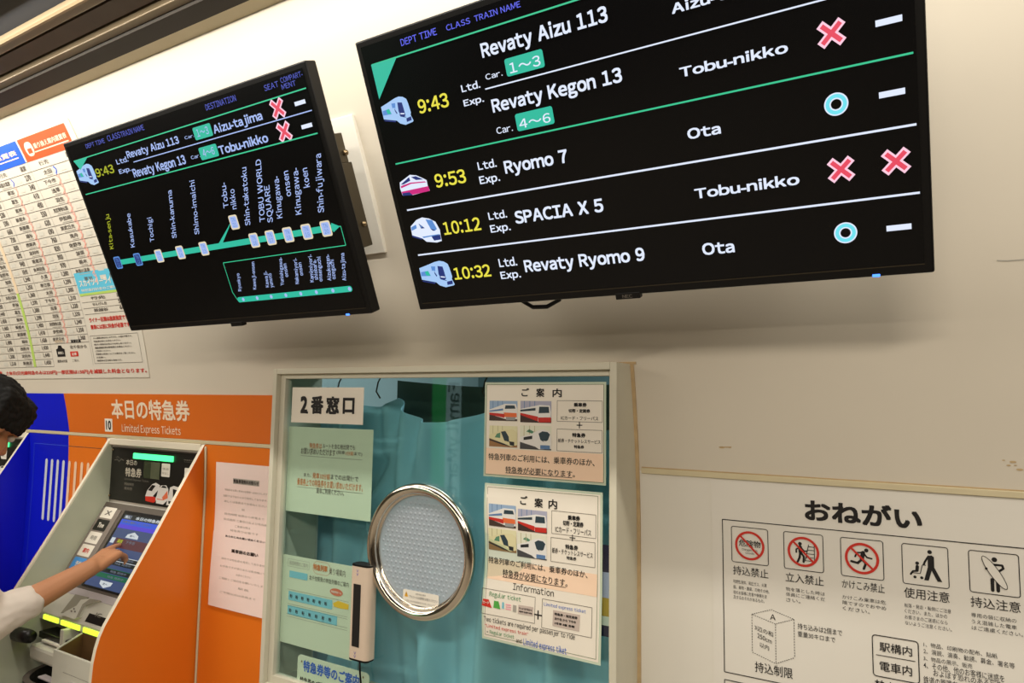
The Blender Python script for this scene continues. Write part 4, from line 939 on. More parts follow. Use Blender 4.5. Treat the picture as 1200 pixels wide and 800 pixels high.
for gi, (nm, x0, x1) in enumerate(sub):
    w = x1-x0; grid = MB(); words = MB(); marks = MB(); last = NR
    if nm == 'right': last = 14
    if nm == 'mid': last = 21
    for k in range(last+1):
        grid.line(WALL, (x0, rows_z[k]), (x1, rows_z[k]), .0016, M_inkgrey, .0026)
    if gi: 
        for zz0, zz1 in zip(rows_z, rows_z[1:]): grid.line(WALL, (x1, zz0), (x1, zz1), .0016, M_inkpale, .0026)
    for k in range(last):
        zt, zb = rows_z[k], rows_z[k+1]; h = zt-zb
        if k == 0:
            words.text(WALL, '行先', x0+w*.22, zb+h*.3, x0+w*.42, zb+h*.75, M_inkgrey, .0028, .01); words.text(WALL, '運賃', x0+w*.78, zb+h*.25, x0+w*.92, zb+h*.80, M_inkgrey, .0028, .03); continue
        nme = names[(k*5+gi*7) % len(names)]; tw = min(.30, .085*len(nme))*w
        words.text(WALL, nme, x0+w*.40-tw, zb+h*.34, x0+w*.40, zb+h*.82, M_inkgrey, .0028, .02); words.line(WALL, (x0+w*.40-tw*.8, zb+h*.18), (x0+w*.40, zb+h*.18), h*.08, M_inkpale, .0028)
        words.text(WALL, str(160+k*70+gi*40) if k < 12 else '1,%d0' % (k+gi*6+10), x0+w*(.80 if k < 12 else .76), zb+h*.22, x0+w*.93, zb+h*.84, M_inkgrey, .0028, .03)
        words.rect(WALL, x0+w*.56, x0+w*.68, zb+h*.25, zb+h*.75, mat('faint_grey', (206, 202, 190), .6, noise=0), .0028)
        if k > 1 and nm in ('right', 'mid'): marks.line(WALL, (x0+w*.43, zb+h*.05), (x0+w*.50, zb+h*.5), w*.012, M_strip_r, .0029).line(WALL, (x0+w*.50, zb+h*.5), (x0+w*.44, zb+h*.95), w*.012, M_strip_r, .0029).line(WALL, (x0+w*.47, zb), (x0+w*.49, zb+h), w*.018, M_strip_r, .0029)
        elif nm == 'mid2': marks.rect(WALL, x0+w*.44, x0+w*.51, zb, zt, M_strip_g if k >= 14 else M_strip_o, .0029)
        elif k == 1: marks.path(WALL, [(x0+w*.46, zb+h*.1), (x0+w*.50, zb+h*.5), (x0+w*.46, zb+h*.9)], w*.015, M_head_b, .0029)
    grid.build('table_rules', fb); words.build('table_lettering', fb)
    if marks.v: marks.build('coloured_strip', fb)
# lower right corner: sky-blue block, red remarks and a box of small print
w = XE-X0; zA = WALL.uv(89, 320)[1]; zC = WALL.uv(96, 344)[1]
M_skyb = mat('sky_block', (95, 190, 220), .5, noise=.02)
b = MB().rect(WALL, X0+.012, XE, zC, zA, M_skyb, .0027).rect(WALL, X0+.012, XE, zC-.008, zC, M_strip_g, .0029)
b.text(WALL, 'スカイツリーライナー', X0+.03, zC+.022, XE-.02, zC+.044, M_paper, .003, .02); b.text(WALL, '特別急行料金のご案内', X0+.03, zC+.005, XE-.05, zC+.014, M_paper, .003, .01); b.build('sky_blue_block', fb)
zE = WALL.uv(150, 385.5)[1]; zF = WALL.uv(165.7, 389.4)[1]
b = MB()
for k, t in enumerate(('ライナー区間は座席指定です', '乗車には別に料金が必要です')): b.text(WALL, t, X0+.03, zE+.008+.024*(1-k), XE-.03, zE+.024+.024*(1-k), M_red, .0028, .03)
b.build('red_lettering', fb)
b = MB()
for k in range(3): 
    zz = zC-.010-(zC-.010-zE-.06)*(k+1)/3; b.line(WALL, (X0+.012, zz), (XE, zz), .0014, M_inkgrey, .0026); b.text(WALL, ('行先', 'せんげん台', '新越谷')[k], X0+w*.25, zz+.006, X0+w*.55, zz+.017, M_inkgrey, .0028, .02); b.text(WALL, ('運賃', '500', '600')[k], X0+w*.78, zz+.006, X0+w*.93, zz+.019, M_inkgrey, .0028, .03)
b.build('table_rules', fb)
zG = ZB+.006
b = MB().frame(WALL, X0+.012, XE+.004, zG, zF, .0014, M_inkgrey, .0026)
for k, t in enumerate(('大人運賃は表示のとおりです。小児は半額です。', '特急券は別にお求めください。', '障がい者割引は窓口でお申し出ください。', '連絡運輸区間は駅係員にお尋ねください。', 'ご利用ください。', '定期券の発売については案内をご覧ください。', 'お客様へ。', '乗車券は当日限り有効です。')):
    h = (zF-zG)/8.6; zz = zF-h*(k+1); b.text(WALL, t, X0+.03, zz, X0+.03+(XE-X0-.06)*min(1, len(t)/20), zz+h*.55, M_inkgrey, .0028, .02)
b.build('small_print', fb)
b = MB(); zz = rows_z[21]; x0, x1 = X0-.269, X0; w = x1-x0
cx = x0+w*.24; b.poly(WALL, [(cx-.028, ZB+.035), (cx+.028, ZB+.035), (cx+.030, ZB+.062), (cx+.016, ZB+.066), (cx+.010, ZB+.076), (cx-.010, ZB+.076), (cx-.016, ZB+.066), (cx-.030, ZB+.062)], M_ink, .0028)
b.text(WALL, '駅窓口', cx-.018, ZB+.044, cx+.018, ZB+.054, M_paper, .0032, .02); b.text(WALL, '小児半額', cx-.028, ZB+.086, cx+.028, ZB+.096, M_strip_o, .0028, .02); b.text(WALL, '運賃は片道', cx-.035, ZB+.014, cx+.035, ZB+.024, M_inkgrey, .0028, .02)
b.text(WALL, '運賃区間', x0+w*.55, ZB+.082, x0+w*.80, ZB+.094, M_ink, .0028, .03); b.text(WALL, '北千住から', x0+w*.5, ZB+.062, x0+w*.92, ZB+.074, M_inkgrey, .0028, .02); b.rect(WALL, x0+w*.48, x0+w*.68, ZB+.034, ZB+.052, M_red, .0028); b.text(WALL, '注意', x0+w*.52, ZB+.038, x0+w*.64, ZB+.048, M_paper, .0032, .02); b.text(WALL, 'ご案内', x0+w*.5, ZB+.014, x0+w*.66, ZB+.024, M_inkgrey, .0028)
b.build('legend', fb)
b = MB(); zr = WALL.uv(100, 436.5)[1]; xr = WALL.uv(173, 434)[0]
b.text(WALL, '特急料金に200円加算、土休日(日光線特急のみは220円)一部区間は150円)を減額した料金となります。', -3.5, zr-.006, xr, zr+.012, M_red, .0030, .02); b.build('red_footnote', fb)

# ================================================================ coloured fascia panels
HZ0, HZ1 = SEAM+.007, 1.517
hd = thing('header_panel', 'orange and blue header panel lettered for todays limited express tickets', 'sign', (-2.2, 0, HZ0))
ub = -2.778
b = MB().sheet(WALL, ub, FX0-.011, HZ0, HZ1, M_orangehead, .0008, .0022, 1, 4); b.build('orange_panel', hd)
b = MB(); vs = []; n = 6      # blue part ends in a shallow arc
for j in range(n+1):
    v = HZ0+(HZ1-HZ0)*j/n; vs += [WALL.pt(-5.2, v, .0032), WALL.pt(ub+.024*(1-j/n)+.004, v, .0032)]
b.add(vs, [(2*j, 2*j+1, 2*j+3, 2*j+2) for j in range(n)], M_blue); b.build('blue_panel', hd)
Z = Zf(60, 440, 4.444)
M_hl = mat('header_lettering', (236, 216, 190), .5, noise=0)
b = MB(); b.ptext(WALL, '本日の特急券', Z(322, 222), Z(722, 128), M_hl, .0036, .022); b.build('heading', hd)
b = MB(); b.ptext(WALL, 'Limited Express Tickets', Z(374, 290), Z(678, 268), M_hl, .0036, .008, 'cap'); b.build('english_heading', hd)
u0, v0 = WALL.uv(*Z(286, 290)); u1, v1 = WALL.uv(*Z(322, 224))
b = MB().sheet(WALL, u0, u1, v0, v1, M_paper, .0032, .0004); st = b.build('number_sticker', hd)
b = MB().text(WALL, '10', u0+(u1-u0)*.18, v0+(v1-v0)*.14, u1-(u1-u0)*.15, v1-(v1-v0)*.14, M_ink, .0040, .03); b.build('number', st)

XR, XLc = -1.945, -2.487          # outer faces of the machine's side panels
lo2 = thing('fascia_panel', 'orange lower wall panel between the ticket machine and the window', 'wall panel', (-1.74, 0, .0))
b = MB().sheet(WALL, XR+.001, FX0-.011, 0, SEAM-.006, M_orange, .0008, .0022, 1, 40); b.build('panel', lo2)
# pale bead where the machine side meets the wall panel
MB().tube([WALL.pt(XR+.005+.012*t*t, 1.356-1.35*t, .005) for t in [i/10 for i in range(11)]], .0038, M_cream, 6).build('edge_bead', lo2)
mid = thing('fascia_panel', 'orange and blue lower panel with pale vertical bars left of the ticket machine', 'wall panel', (-2.76, 0, 0))
xb = -2.757
b = MB().sheet(WALL, xb, XLc-.018, 0, SEAM-.006, M_orange, .0008, .0022, 1, 40); b.build('orange_panel', mid)
b = MB().sheet(WALL, -3.048, xb, 0, SEAM-.006, M_blue, .0008, .0022, 1, 40); b.build('blue_panel', mid)
M_bar = mat('pale_bar', (206, 212, 226), .5, noise=0); M_barp = mat('peach_bar', (238, 200, 165), .5, noise=0)
for x in (-2.912, -2.871, -2.829, -2.788, -2.746, -2.703, -2.660, -2.618, -2.575):
    b = MB(); b.poly(WALL, b.rr(WALL, x-.0085, x+.0085, 1.036, 1.268, .0085), M_bar if x < xb else M_barp, .0040); b.build('bar', mid)
M_grv = mat('groove_shade', (90, 70, 55), .7, noise=0); M_bl2 = mat('pale_blue_line', (60, 90, 215), .5, noise=0)
b = MB().line(WALL, (xb, 1.322), (XLc-.02, 1.322), .0022, M_grv, .0034).line(WALL, (-3.01, 1.322), (xb, 1.322), .0018, M_bl2, .0034).line(WALL, (-3.01, .3), (-3.01, 1.322), .0018, M_bl2, .0034); b.build('panel_joint', mid)

# notices taped to the orange panel
Z = Zf(0, 440, 2.2222)
def flap(u, v): return .004+.006*math.sin((v-1.05)*9)**2
NW = FY(-.006, lambda u, v: .003*math.sin(v*14+u*6))
M_pinkpaper = mat('pinkish_paper', (238, 218, 212), .7, noise=.02)
def taped(bl, tr, label, head, lines, hv):
    u0, v0 = NW.uv(*bl); u1, v1 = NW.uv(*tr)
    t = thing('taped_notice', label, 'notice', NW.pt((u0+u1)/2, v0))
    MB().sheet(NW, u0, u1, v0, v1, M_pinkpaper, .0003, .0004, 4, 8).build('sheet', t)
    w = u1-u0; h = v1-v0; b = MB()
    if head: b.rect(NW, u0+w*.33, u0+w*.80, v0+h*.74, v0+h*.81, M_inkpale, .0012)
    b.text(NW, hv, u0+w*.34, v0+h*.75, u0+w*.79, v0+h*.80, M_ink, .0015, .03)
    for k, (s_, x0_, x1_, y, dk) in enumerate(lines): b.text(NW, s_, u0+w*x0_, v0+h*y, u0+w*x1_, v0+h*(y+.028), M_ink if dk else M_inkpale, .0014, .02 if dk else 0)
    b.build('lettering', t)
taped((249.5, 631), (320, 546.5), 'pinkish paper notice on the orange panel, upper of two', True,
      [('特急券をお買い求めのお客様へお知らせします', .18, .94, .64, 0), ('当駅では下記のとおり発売しております。', .15, .95, .56, 0), ('詳しくは係員までお尋ねください', .17, .94, .49, 0), ('記', .5, .55, .41, 0), ('発売時間 始発から終電まで', .18, .9, .33, 0), ('発売箇所 二番窓口および券売機', .17, .95, .26, 0), ('ご乗車の際は', .38, .66, .19, 0), ('特急券が必要です', .3, .8, .13, 0), ('あらかじめお買い求めください', .22, .92, .05, 1)], '特急券発売のお知らせ')
taped((245, 708), (318, 633), 'pinkish paper notice on the orange panel, lower of two', False,
      [('車内では特急券を発売しておりません', .18, .95, .64, 0), ('お手数ですが窓口または券売機にて', .17, .92, .54, 0), ('お求めください', .45, .7, .46, 0), ('ご理解とご協力をお願いいたします', .17, .95, .38, 0), ('駅長', .5, .68, .29, 0), ('ご不明な点は係員まで', .2, .8, .20, 0)], '乗車前のお願い')

# ================================================================ ticket machines
PR = [(-.002, 1.362), (-.012, 1.360), (-.160, 1.098), (-.286, .882), (-.297, .856), (-.305, .826), (-.311, .790), (-.313, .74), (-.315, 0), (-.002, 0)]
CO = Vector((0, -.012, 1.142)); CD = Vector((0, -.175, -.302)).normalized()
CON = Plane((XLc, CO.y, CO.z), (1, 0, 0), -CD)         # sloped console, v negative downwards
M_inner = mat('grey_green_enamel', (190, 194, 172), .4, noise=.03, scale=10)
M_edge = mat('machine_edge_white', (228, 220, 200), .4, noise=0)
M_bez = mat('warm_grey_plastic', (96, 88, 80), .5)
M_bez2 = mat('bezel_black', (24, 22, 22), .35)
M_lilac = mat('lilac_plastic', (190, 182, 184), .45)
M_body = mat('machine_white_plastic', (205, 203, 190), .45)
M_pan = mat('machine_black_panel', (26, 24, 22), .35, noise=.03)
M_yg = mat('slot_lamp', (215, 255, 60), emit=1.6); M_gl = mat('green_lamp', (70, 255, 140), emit=2.2)
def machine(dx, label, side_mat, full=True):
    t = thing('ticket_machine', label, 'ticket machine', (XLc+.27+dx, -.15, 0), 'ticket machines')
    sh = Vector((dx, 0, 0))
    class SH(Plane): pass
    def pl(P): return Plane(P.o+sh, P.ex, P.ey)
    con = pl(CON); fr0 = Plane((dx, -.001, 0), (1, 0, 0), (0, 0, 1))
    W = XR-XLc
    for k, x in enumerate((XLc, XR)):
        x0, x1 = (x-.016, x) if k == 1 else (x, x+.016)
        x0 += dx; x1 += dx
        b = MB().prism_x(PR, x0+.0012, x1-.0012, M_edge); sp = b.build('side_panel', t)
        outer = (x1-.0012, x1) if k == 1 else (x0, x0+.0012)
        inner = (x0, x0+.0012) if k == 1 else (x1-.0012, x1)
        ins = [(y+(.004 if y < -.005 else 0), z-.003 if z > .1 else z) for y, z in PR]
        MB().prism_x(PR, outer[0], outer[1], side_mat).build('outer_skin', sp)
        MB().prism_x(ins, inner[0], inner[1], M_inner).build('inner_skin', sp)
    xa, xb_ = XLc+.016+dx, XR-.016+dx
    MB().box((xa, -.016, 1.340), (xb_, -.001, 1.362), M_edge, .002).build('top_rail', t)
    # upright black panel
    b = MB().box((xa, -.0045, 1.150), (xb_, -.001, 1.3395), M_pan, .001).box((xa, -.008, 1.330), (xb_, -.0042, 1.3345), M_bez); up_ = b.build('upper_panel', t)
    UPN = Plane((dx, -.0045, 0), (1, 0, 0), (0, 0, 1)); q0 = Plane((0, -.0045, 0), (1, 0, 0), (0, 0, 1))
    Z = Zf(120, 515, 9.408)
    def R(bl, tr): u0, v0 = q0.uv(*Z(*bl)); u1, v1 = q0.uv(*Z(*tr)); return u0, u1, v0, v1
    b = MB(); x0, x1, y0, y1 = R((350, 207), (790, 182)); b.sbox(UPN, x0, x1, y0, y1, .0, .005, M_gl, .002); b.build('status_lamp', t)
    b = MB(); M_pl = mat('panel_lettering', (205, 198, 180), .5, noise=0); M_pd = mat('panel_lettering_dim', (120, 116, 105), .5, noise=0)
    for s_, bl, tr, m, bo in (('本日の', (262, 276), (384, 226), M_pl, .01), ('特急券', (253, 402), (436, 322), M_pl, .02), ('Limited Express Ticket', (245, 446), (510, 448), M_pd, .0), ('特急券専用', (243, 500), (346, 480), M_pd, .02), ('発売機', (241, 548), (330, 528), M_pd, .02), ('特急券のみ発売', (900, 228), (1075, 232), M_pd, .02), ('乗車券は別に必要です', (900, 246), (1075, 256), M_pd, .01)):
        x0, x1, y0, y1 = R(bl, tr); b.text(UPN, s_, x0, y0, x1, y1, m, .0006, bo)
    x0, x1, y0, y1 = R((135, 225), (240, 205))
    b.path(UPN, [(x0, y0), (x0+(x1-x0)*.3, y0+.004), (x0+(x1-x0)*.5, y0-.003), (x0+(x1-x0)*.7, y0+.006), (x1, y0+.002)], .0018, M_pd, .0006).path(UPN, [(x0+.01, y0+.008), (x0+.02, y0+.014), (x0+.03, y0+.008)], .0012, M_pd, .0006); b.build('panel_lettering', up_)
    b = MB(); x0, x1, y0, y1 = R((455, 420), (640, 255)); b.sbox(UPN, x0, x1, y0, y1, 0, .0015, mat('reflective_pane', (150, 160, 130), .15, metal=.7, noise=.3, scale=25)).sbox(UPN, x0, x0+(x1-x0)*.45, y0, y1, .0014, .0018, mat('reflective_pane_dark', (95, 105, 80), .2, metal=.6)); b.build('camera_pane', t)
    b = MB(); x0, x1, y0, y1 = R((650, 405), (752, 268)); b.poly(UPN, b.rr(UPN, x0, x1, y0, y1, .004), M_paper, .001); b.text(UPN, '係員', x0+.006, (y0+y1)/2, x1-.006, (y0+y1)/2+.008, M_inkpale, .0014).text(UPN, '呼出し', x0+.006, (y0+y1)/2-.014, x1-.006, (y0+y1)/2-.006, M_inkpale, .0014); b.build('call_card', t)
    b = MB(); x0, x1, y0, y1 = R((905, 412), (1075, 325)); b.poly(UPN, b.rr(UPN, x0, x1, y0, y1, .004), M_paper, .001); b.rect(UPN, x0+.012, x1-.012, y0+.02, y1-.01, M_pink, .0014); b.build('info_card', t)
    # picture of three trains
    b = MB(); x0, x1, y0, y1 = R((470, 686), (880, 520)); w = x1-x0; h = y1-y0; pw = mat('picture_white', (230, 226, 220), .5, noise=0); pr = mat('picture_red', (215, 50, 30), .5, noise=0); po_ = mat('picture_orange', (235, 120, 80), .5, noise=0)
    f_ = lambda pts, m, k: b.poly(UPN, [(x0+w*a_, y0+h*c_) for a_, c_ in pts], m, .0008+.0002*k)
    f_([(0, .30), (.05, .62), (.18, .95), (.28, 1.05), (.40, .95), (.36, .4), (.30, .12), (.02, .08)], pw, 0); f_([(0, .30), (.30, .34), (.30, .10), (.24, .02), (.02, .06)], pr, 1); f_([(.07, .62), (.18, .92), (.28, .90), (.18, .60)], M_bez2, 1); f_([(.22, .35), (.36, .7), (.36, .5), (.30, .3)], M_bez2, 1)
    f_([(.32, .30), (.36, .72), (.44, .95), (.58, .98), (.64, .8), (.66, .3), (.52, .0), (.32, .02)], pw, 2); f_([(.48, .34), (.62, .72), (.64, .36), (.52, .22)], po_, 3); f_([(.44, .84), (.60, .84), (.56, .94), (.48, .94)], M_bez2, 3); f_([(.34, .26), (.52, .26), (.52, .22), (.34, .22)], po_, 3)
    f_([(.64, .34), (.68, .9), (.78, 1.0), (.94, .95), (1, .5), (.98, .05), (.60, .0), (.62, .2)], pw, 0); f_([(.76, .84), (.90, .80), (.90, .35), (.78, .30)], M_bez2, 1); f_([(.66, .22), (.96, .22), (.94, .10), (.66, .08)], M_bez2, 1); b.build('train_picture', up_)
    for x, y in ((120, 110), (82, 612)): u, v = q0.uv(*Z(x, y)); MB().tube([Vector((u+dx, -.0045, v)), Vector((u+dx, -.008, v))], .0035, M_bolt, 8).build('screw', up_)
    # console
    Lc = (Vector((0, -.150, .896))-CO).length
    ux0, ux1 = .016, W-.016
    b = MB().sbox(con, ux0, ux1, -Lc, 0, -.05, 0, M_bez); csl = b.build('console', t)
    c0 = CON
    Z6 = Zf(60, 575, 6.4)
    ca = c0.uv(*Z6(418, 122)); cb = c0.uv(*Z6(460, 217)); cu0 = min(c0.uv(*Z6(418, 122))[0], c0.uv(*Z6(370, 200))[0]); cu1 = (c0.uv(*Z6(505, 135))[0]+cb[0])/2
    va = (c0.uv(*Z6(418, 122))[1]+c0.uv(*Z6(505, 135))[1])/2; vb = (c0.uv(*Z6(370, 200))[1]+cb[1])/2
    vd = c0.uv(*Z6(250, 398))[1]; pitch = (va-vd)/3; hh = va-vb
    b = MB().sbox(con, ux0+.006, cu1+.024, -Lc+.02, -.022, -.001, .004, mat('card_rail', (134, 124, 116), .45), .001); rl = b.build('card_rail', t)
    for k, (m, txt, tm) in enumerate(((M_paper, 'X', M_inkgrey), (M_pan, 'Time', M_paper), (M_paper, '時刻', M_inkpale), (M_paper, '案内', M_red), (mat('sky_card', (70, 150, 225), .4), '予約', M_paper), (M_paper, '取消', M_inkgrey))):
        y1 = va-pitch*k; b = MB(); b.poly(con, b.rr(con, cu0, cu1, y1-hh, y1, .003), m, .0048); b.text(con, txt, cu0+(cu1-cu0)*.28, y1-hh*.72, cu0+(cu1-cu0)*.76, y1-hh*.30, tm, .0052, .02); b.build('button_card', rl)
    s0 = c0.uv(*Z6(545, 180)); s1 = c0.uv(*Z6(845, 215)); s2 = c0.uv(*Z6(525, 775)); s3 = c0.uv(*Z6(270, 700))
    su0 = (s0[0]+s3[0])/2; su1 = max(s1[0], s2[0]); sv1 = (s0[1]+s1[1])/2; sv0 = (s2[1]+s3[1])/2
    su1 = min(su1+.004, ux1-.006)
    b = MB().sbox(con, su0-.014, su1+.004, sv0-.006, sv1+.012, -.001, .003, M_bez2, .001); b.build('screen_bezel', t)
    b = MB().rect(con, su0, su1, sv0, sv1, mat('screen_blue_grey', (72, 92, 138), emit=.62), .0036); sc = b.build('screen', t)
    w = su1-su0; h = sv1-sv0
    Mh = mat('scr_grey', (120, 130, 145), emit=.6); Mv = mat('scr_violet', (90, 70, 225), emit=.75); Mb2 = mat('scr_blue', (50, 90, 225), emit=.8); Mr = mat('scr_maroon', (105, 52, 60), emit=.6); Mk = mat('scr_black', (34, 46, 44), emit=.4); Mg = mat('scr_green', (30, 120, 84), emit=.6); Mw = mat('scr_white', (225, 232, 235), emit=.75); My = mat('scr_yellow', (190, 200, 40), emit=.75)
    rb = lambda x0, x1, y0, y1, m, o, nm: MB().rect(con, su0+w*x0, su0+w*x1, sv0+h*y0, sv0+h*y1, m, .0040+o).build(nm, sc)
    tx = lambda b, s_, x0, x1, y0, y1, m, o=.0008: b.text(con, s_, su0+w*x0, sv0+h*y0, su0+w*x1, sv0+h*y1, m, .0040+o, .02)
    rb(0, 1, .93, 1, Mk, 0, 'title_bar'); rb(.03, .22, .935, .99, Mh, .0002, 'title_tab'); rb(0, 1, .855, .925, Mb2, 0, 'banner'); rb(0, 1, .80, .855, Mv, 0, 'banner')
    b = MB(); tx(b, '購入', .06, .18, .945, .98, Mw); tx(b, '本日の特急券', .34, .96, .94, .985, Mw); tx(b, '列車を選択してください', .06, .8, .875, .91, Mh); b.build('screen_lettering', sc)
    for y, sg in ((.72, 1), (.06, -1)):
        b = MB(); cx = su0+w*.5; cy = sv0+h*y; aw, ah = w*.16, h*.035
        b.poly(con, [(cx-aw, cy-ah*sg), (cx+aw, cy-ah*sg), (cx+aw*.9, cy+ah*.3*sg), (cx, cy+ah*1.5*sg), (cx-aw*.9, cy+ah*.3*sg)], Mw, .0042); b.text(con, '前へ' if sg > 0 else '次へ', cx-aw*.4, cy-ah*.5, cx+aw*.4, cy+ah*.4, Mh, .0048, .03); b.build('arrow_button', sc)
    rb(.13, 1, .585, .665, Mr, 0, 'train_row'); rb(.02, .12, .585, .66, Mw, 0, 'train_thumb'); rb(.13, 1, .535, .585, Mr, .0001, 'train_row')
    b = MB(); tx(b, '満席', .2, .34, .60, .65, My); tx(b, '下今市', .42, .66, .605, .65, Mh); b.build('screen_lettering', sc)
    for y, m, m2 in ((.37, Mk, Mw), (.31, Mk, Mw), (.20, Mk, Mg), (.13, Mg, Mg)):
        rb(.1, 1, y, y+.055, m, 0, 'train_row'); MB().line(con, (su0+w*.1, sv0+h*(y+.055)), (su1, sv0+h*(y+.055)), h*.008, m2, .0044).build('row_rule', sc)
        b = MB(); tx(b, '特急 発売中', .45, .86, y+.012, y+.042, Mh); b.build('screen_lettering', sc)
    # lilac strip and white lower console
    L2 = Lc+.094
    b = MB().sbox(con, ux0, ux1, -Lc-.022, -Lc, -.05, .001, M_lilac, .0008); b.build('lilac_strip', t)
    b = MB().sbox(con, ux0, ux1, -L2, -Lc-.0222, -.05, .001, M_body, .0012); low = b.build('lower_console', t)
    Z5 = Zf(0, 640, 5)
    # raised card guide with three diamonds
    P5 = lambda x, y, o: (lambda q: con.pt(q[0], q[1], o))(c0.uv(*Z5(x, y)))
    b = MB(); base = [(362, 400), (445, 280), (525, 300), (490, 345), (600, 322), (560, 352), (450, 425), (372, 412)]
    g0 = [(365, 400), (415, 320), (480, 300), (450, 390), (440, 425)]
    def slab(pts, o0, o1, m, inset=0):
        n = len(pts); b.add([P5(x, y, o0) for x, y in pts]+[P5(x, y, o1) for x, y in pts], [tuple(range(n, 2*n))]+[(i, (i+1) % n, n+(i+1) % n, n+i) for i in range(n)], m); return b
    M_gd = mat('guide_grey', (150, 146, 130), .5)
    slab([(362, 392), (448, 282), (525, 300), (468, 345), (440, 372)], .001, .004, M_gd)
    slab([(370, 404), (465, 352), (490, 318), (545, 310), (600, 322), (510, 352), (478, 420), (450, 432)], .001, .010, M_body)
    slab([(545, 312), (600, 322), (512, 354), (480, 420), (462, 425), (500, 345)], .010, .0105, M_gd)
    b.build('card_guide', t)
    b = MB()
    for x, y in ((452, 372), (437, 386), (458, 388)):
        q = [c0.uv(*Z5(x+a_, y+c_)) for a_, c_ in ((0, -7), (6, 0), (0, 7), (-6, 0))]; b.poly(con, q, M_inkgrey, .0112)
    b.build('diamond_mark', t)
    q = [c0.uv(*Z5(*p)) for p in ((500, 440), (528, 392), (640, 420), (600, 478))]
    b = MB(); b.poly(con, [(min(q[0][0], q[1][0]), q[0][1]), (min(q[0][0], q[1][0]), q[1][1]), (ux1-.006, q[1][1]), (ux1-.006, q[0][1])], M_pan, .002); b.text(con, 'IC', q[0][0]+.035, q[0][1]+.020, q[0][0]+.065, q[0][1]+.032, M_pd, .0024, .01); b.build('reader_panel', t)
    # fronts with three lit mouths
    pz = con.pt(0, -L2, 0).z; py_ = con.pt(0, -L2, 0).y
    b = MB().box((xa, py_-.0, pz-.0215), (xb_, py_+.05, pz-.001), M_body, .001); b.build('mouth_strip', t)
    FZ = Plane((dx, py_-.0005, 0), (1, 0, 0), (0, 0, 1)); f0 = Plane((0, py_-.0005, 0), (1, 0, 0), (0, 0, 1))
    for x0_, x1_ in ((258, 340), (362, 468), (495, 592)):
        u0 = f0.uv(*Z5(x0_, 440))[0]; u1 = f0.uv(*Z5(x1_, 490))[0]
        b = MB().sbox(FZ, max(u0, XLc+.02), min(u1, XR-.02), pz-.018, pz-.004, -.004, .004, M_yg, .001); b.build('slot_lamp', t)
    # lower housing: bill mouth, coin bin box, pale reader, black tray
    xp = f0.uv(*Z5(345, 520))[0]
    MB().box((xa, -.16, 0), (xb_, -.005, pz-.036), M_inner).build('lower_housing', t)
    b = MB().box((-2.300+dx, -.222, .73), (-2.280+dx, -.16, pz-.0216), M_body, .002); b.build('divider_post', t)
    bx0, bx1, by0, by1, bz, w_ = -2.165+dx, -1.964+dx, -.305, -.2035, .786, .007
    M_bin = mat('bin_brown', (112, 84, 52), .6); bxb = -2.215+dx; zb_ = pz-.021
    b = MB(); b.box((bx0, by0, .10), (bx1, by0+w_, bz), M_body, .0015)
    def wall_(xf, xk, s_, m):      # side wall running back, its rim rising a little
        q = [(xf, by0+w_, .10), (xf, by0+w_, bz), (xk, by1, zb_), (xk, by1, .10)]; q2 = [(x+s_*w_, y, z) for x, y, z in q]
        bm = bmesh.new(); P_ = [bm.verts.new(v) for v in q+q2]
        for f in ((0, 1, 2, 3), (7, 6, 5, 4), (0, 4, 5, 1), (1, 5, 6, 2), (2, 6, 7, 3), (3, 7, 4, 0)): bm.faces.new([P_[i] for i in f])
        bmesh.ops.recalc_face_normals(bm, faces=bm.faces[:]); b.bm(bm, m)
    wall_(bx0, bxb, 1, M_body); wall_(bx1-w_, bx1-w_, 1, M_body); b.build('coin_bin', t)
    b = MB(); e = .0006
    b.add([(bx0+w_+e, by0+w_, bz-.003), (bx0+w_+e, by0+w_, .66), (bxb+w_+e, by1, .66), (bxb+w_+e, by1, zb_-.002)], [(0, 1, 2, 3)], M_bin)
    b.add([(bx1-w_-e, by0+w_, bz-.003), (bx1-w_-e, by0+w_, .66), (bx1-w_-e, by1, .66), (bx1-w_-e, by1, zb_-.002)], [(3, 2, 1, 0)], M_bin)
    b.add([(bxb, by1, .66), (bx1-w_, by1, .66), (bx1-w_, by1, zb_), (bxb, by1, zb_)], [(0, 1, 2, 3)], M_bin)
    b.add([(bx0+w_, by0+w_, .70), (bx1-w_, by0+w_, .70), (bx1-w_, by1, .675), (bxb+w_, by1, .675)], [(0, 1, 2, 3)], M_bin)
    b.add([(bx0+.055, by0+.03, .705), (bx0+.125, by1-.01, .69), (bx0+.085, by1-.012, .775)], [(0, 1, 2)], mat('bin_flap', (160, 126, 82), .5)); b.build('bin_lining', t)
    b = MB(); b.line(Plane((0, by0-.0005, 0), (1, 0, 0), (0, 0, 1)), (bx0+.06, .735), (bx1-.004, .735), .001, M_bez, .0004); b.sbox(Plane((0, by0, 0), (1, 0, 0), (0, 0, 1)), bx0+.10, bx1-.01, .60, .72, 0, .0015, mat('bin_door', (198, 194, 186), .45), .0006); b.build('bin_door', t)
    b = MB().box((-2.44+dx, -.215, .745), (-2.226+dx, -.16, .765), M_bez2, .003).box((-2.40+dx, -.225, .742), (-2.27+dx, -.165, .748), M_paper, .001); b.build('bill_mouth', t)
    b = MB().box((-2.43+dx, -.245, .690), (-2.226+dx, -.16, .735), M_body, .010); b.tube([(-2.25+dx, -.247, .712), (-2.25+dx, -.244, .712)], .005, M_bez2, 8); b.build('coin_mouth', t)
    b = MB(); n = 20
    for rr_, zz_ in ((1, .66), (1.0, .62), (.9, .54), (.7, .5)): pass
    pts = [(-2.32+dx+.125*math.cos(math.pi+math.pi*i/n), -.17-.125*math.sin(math.pi*i/n)) for i in range(n+1)]
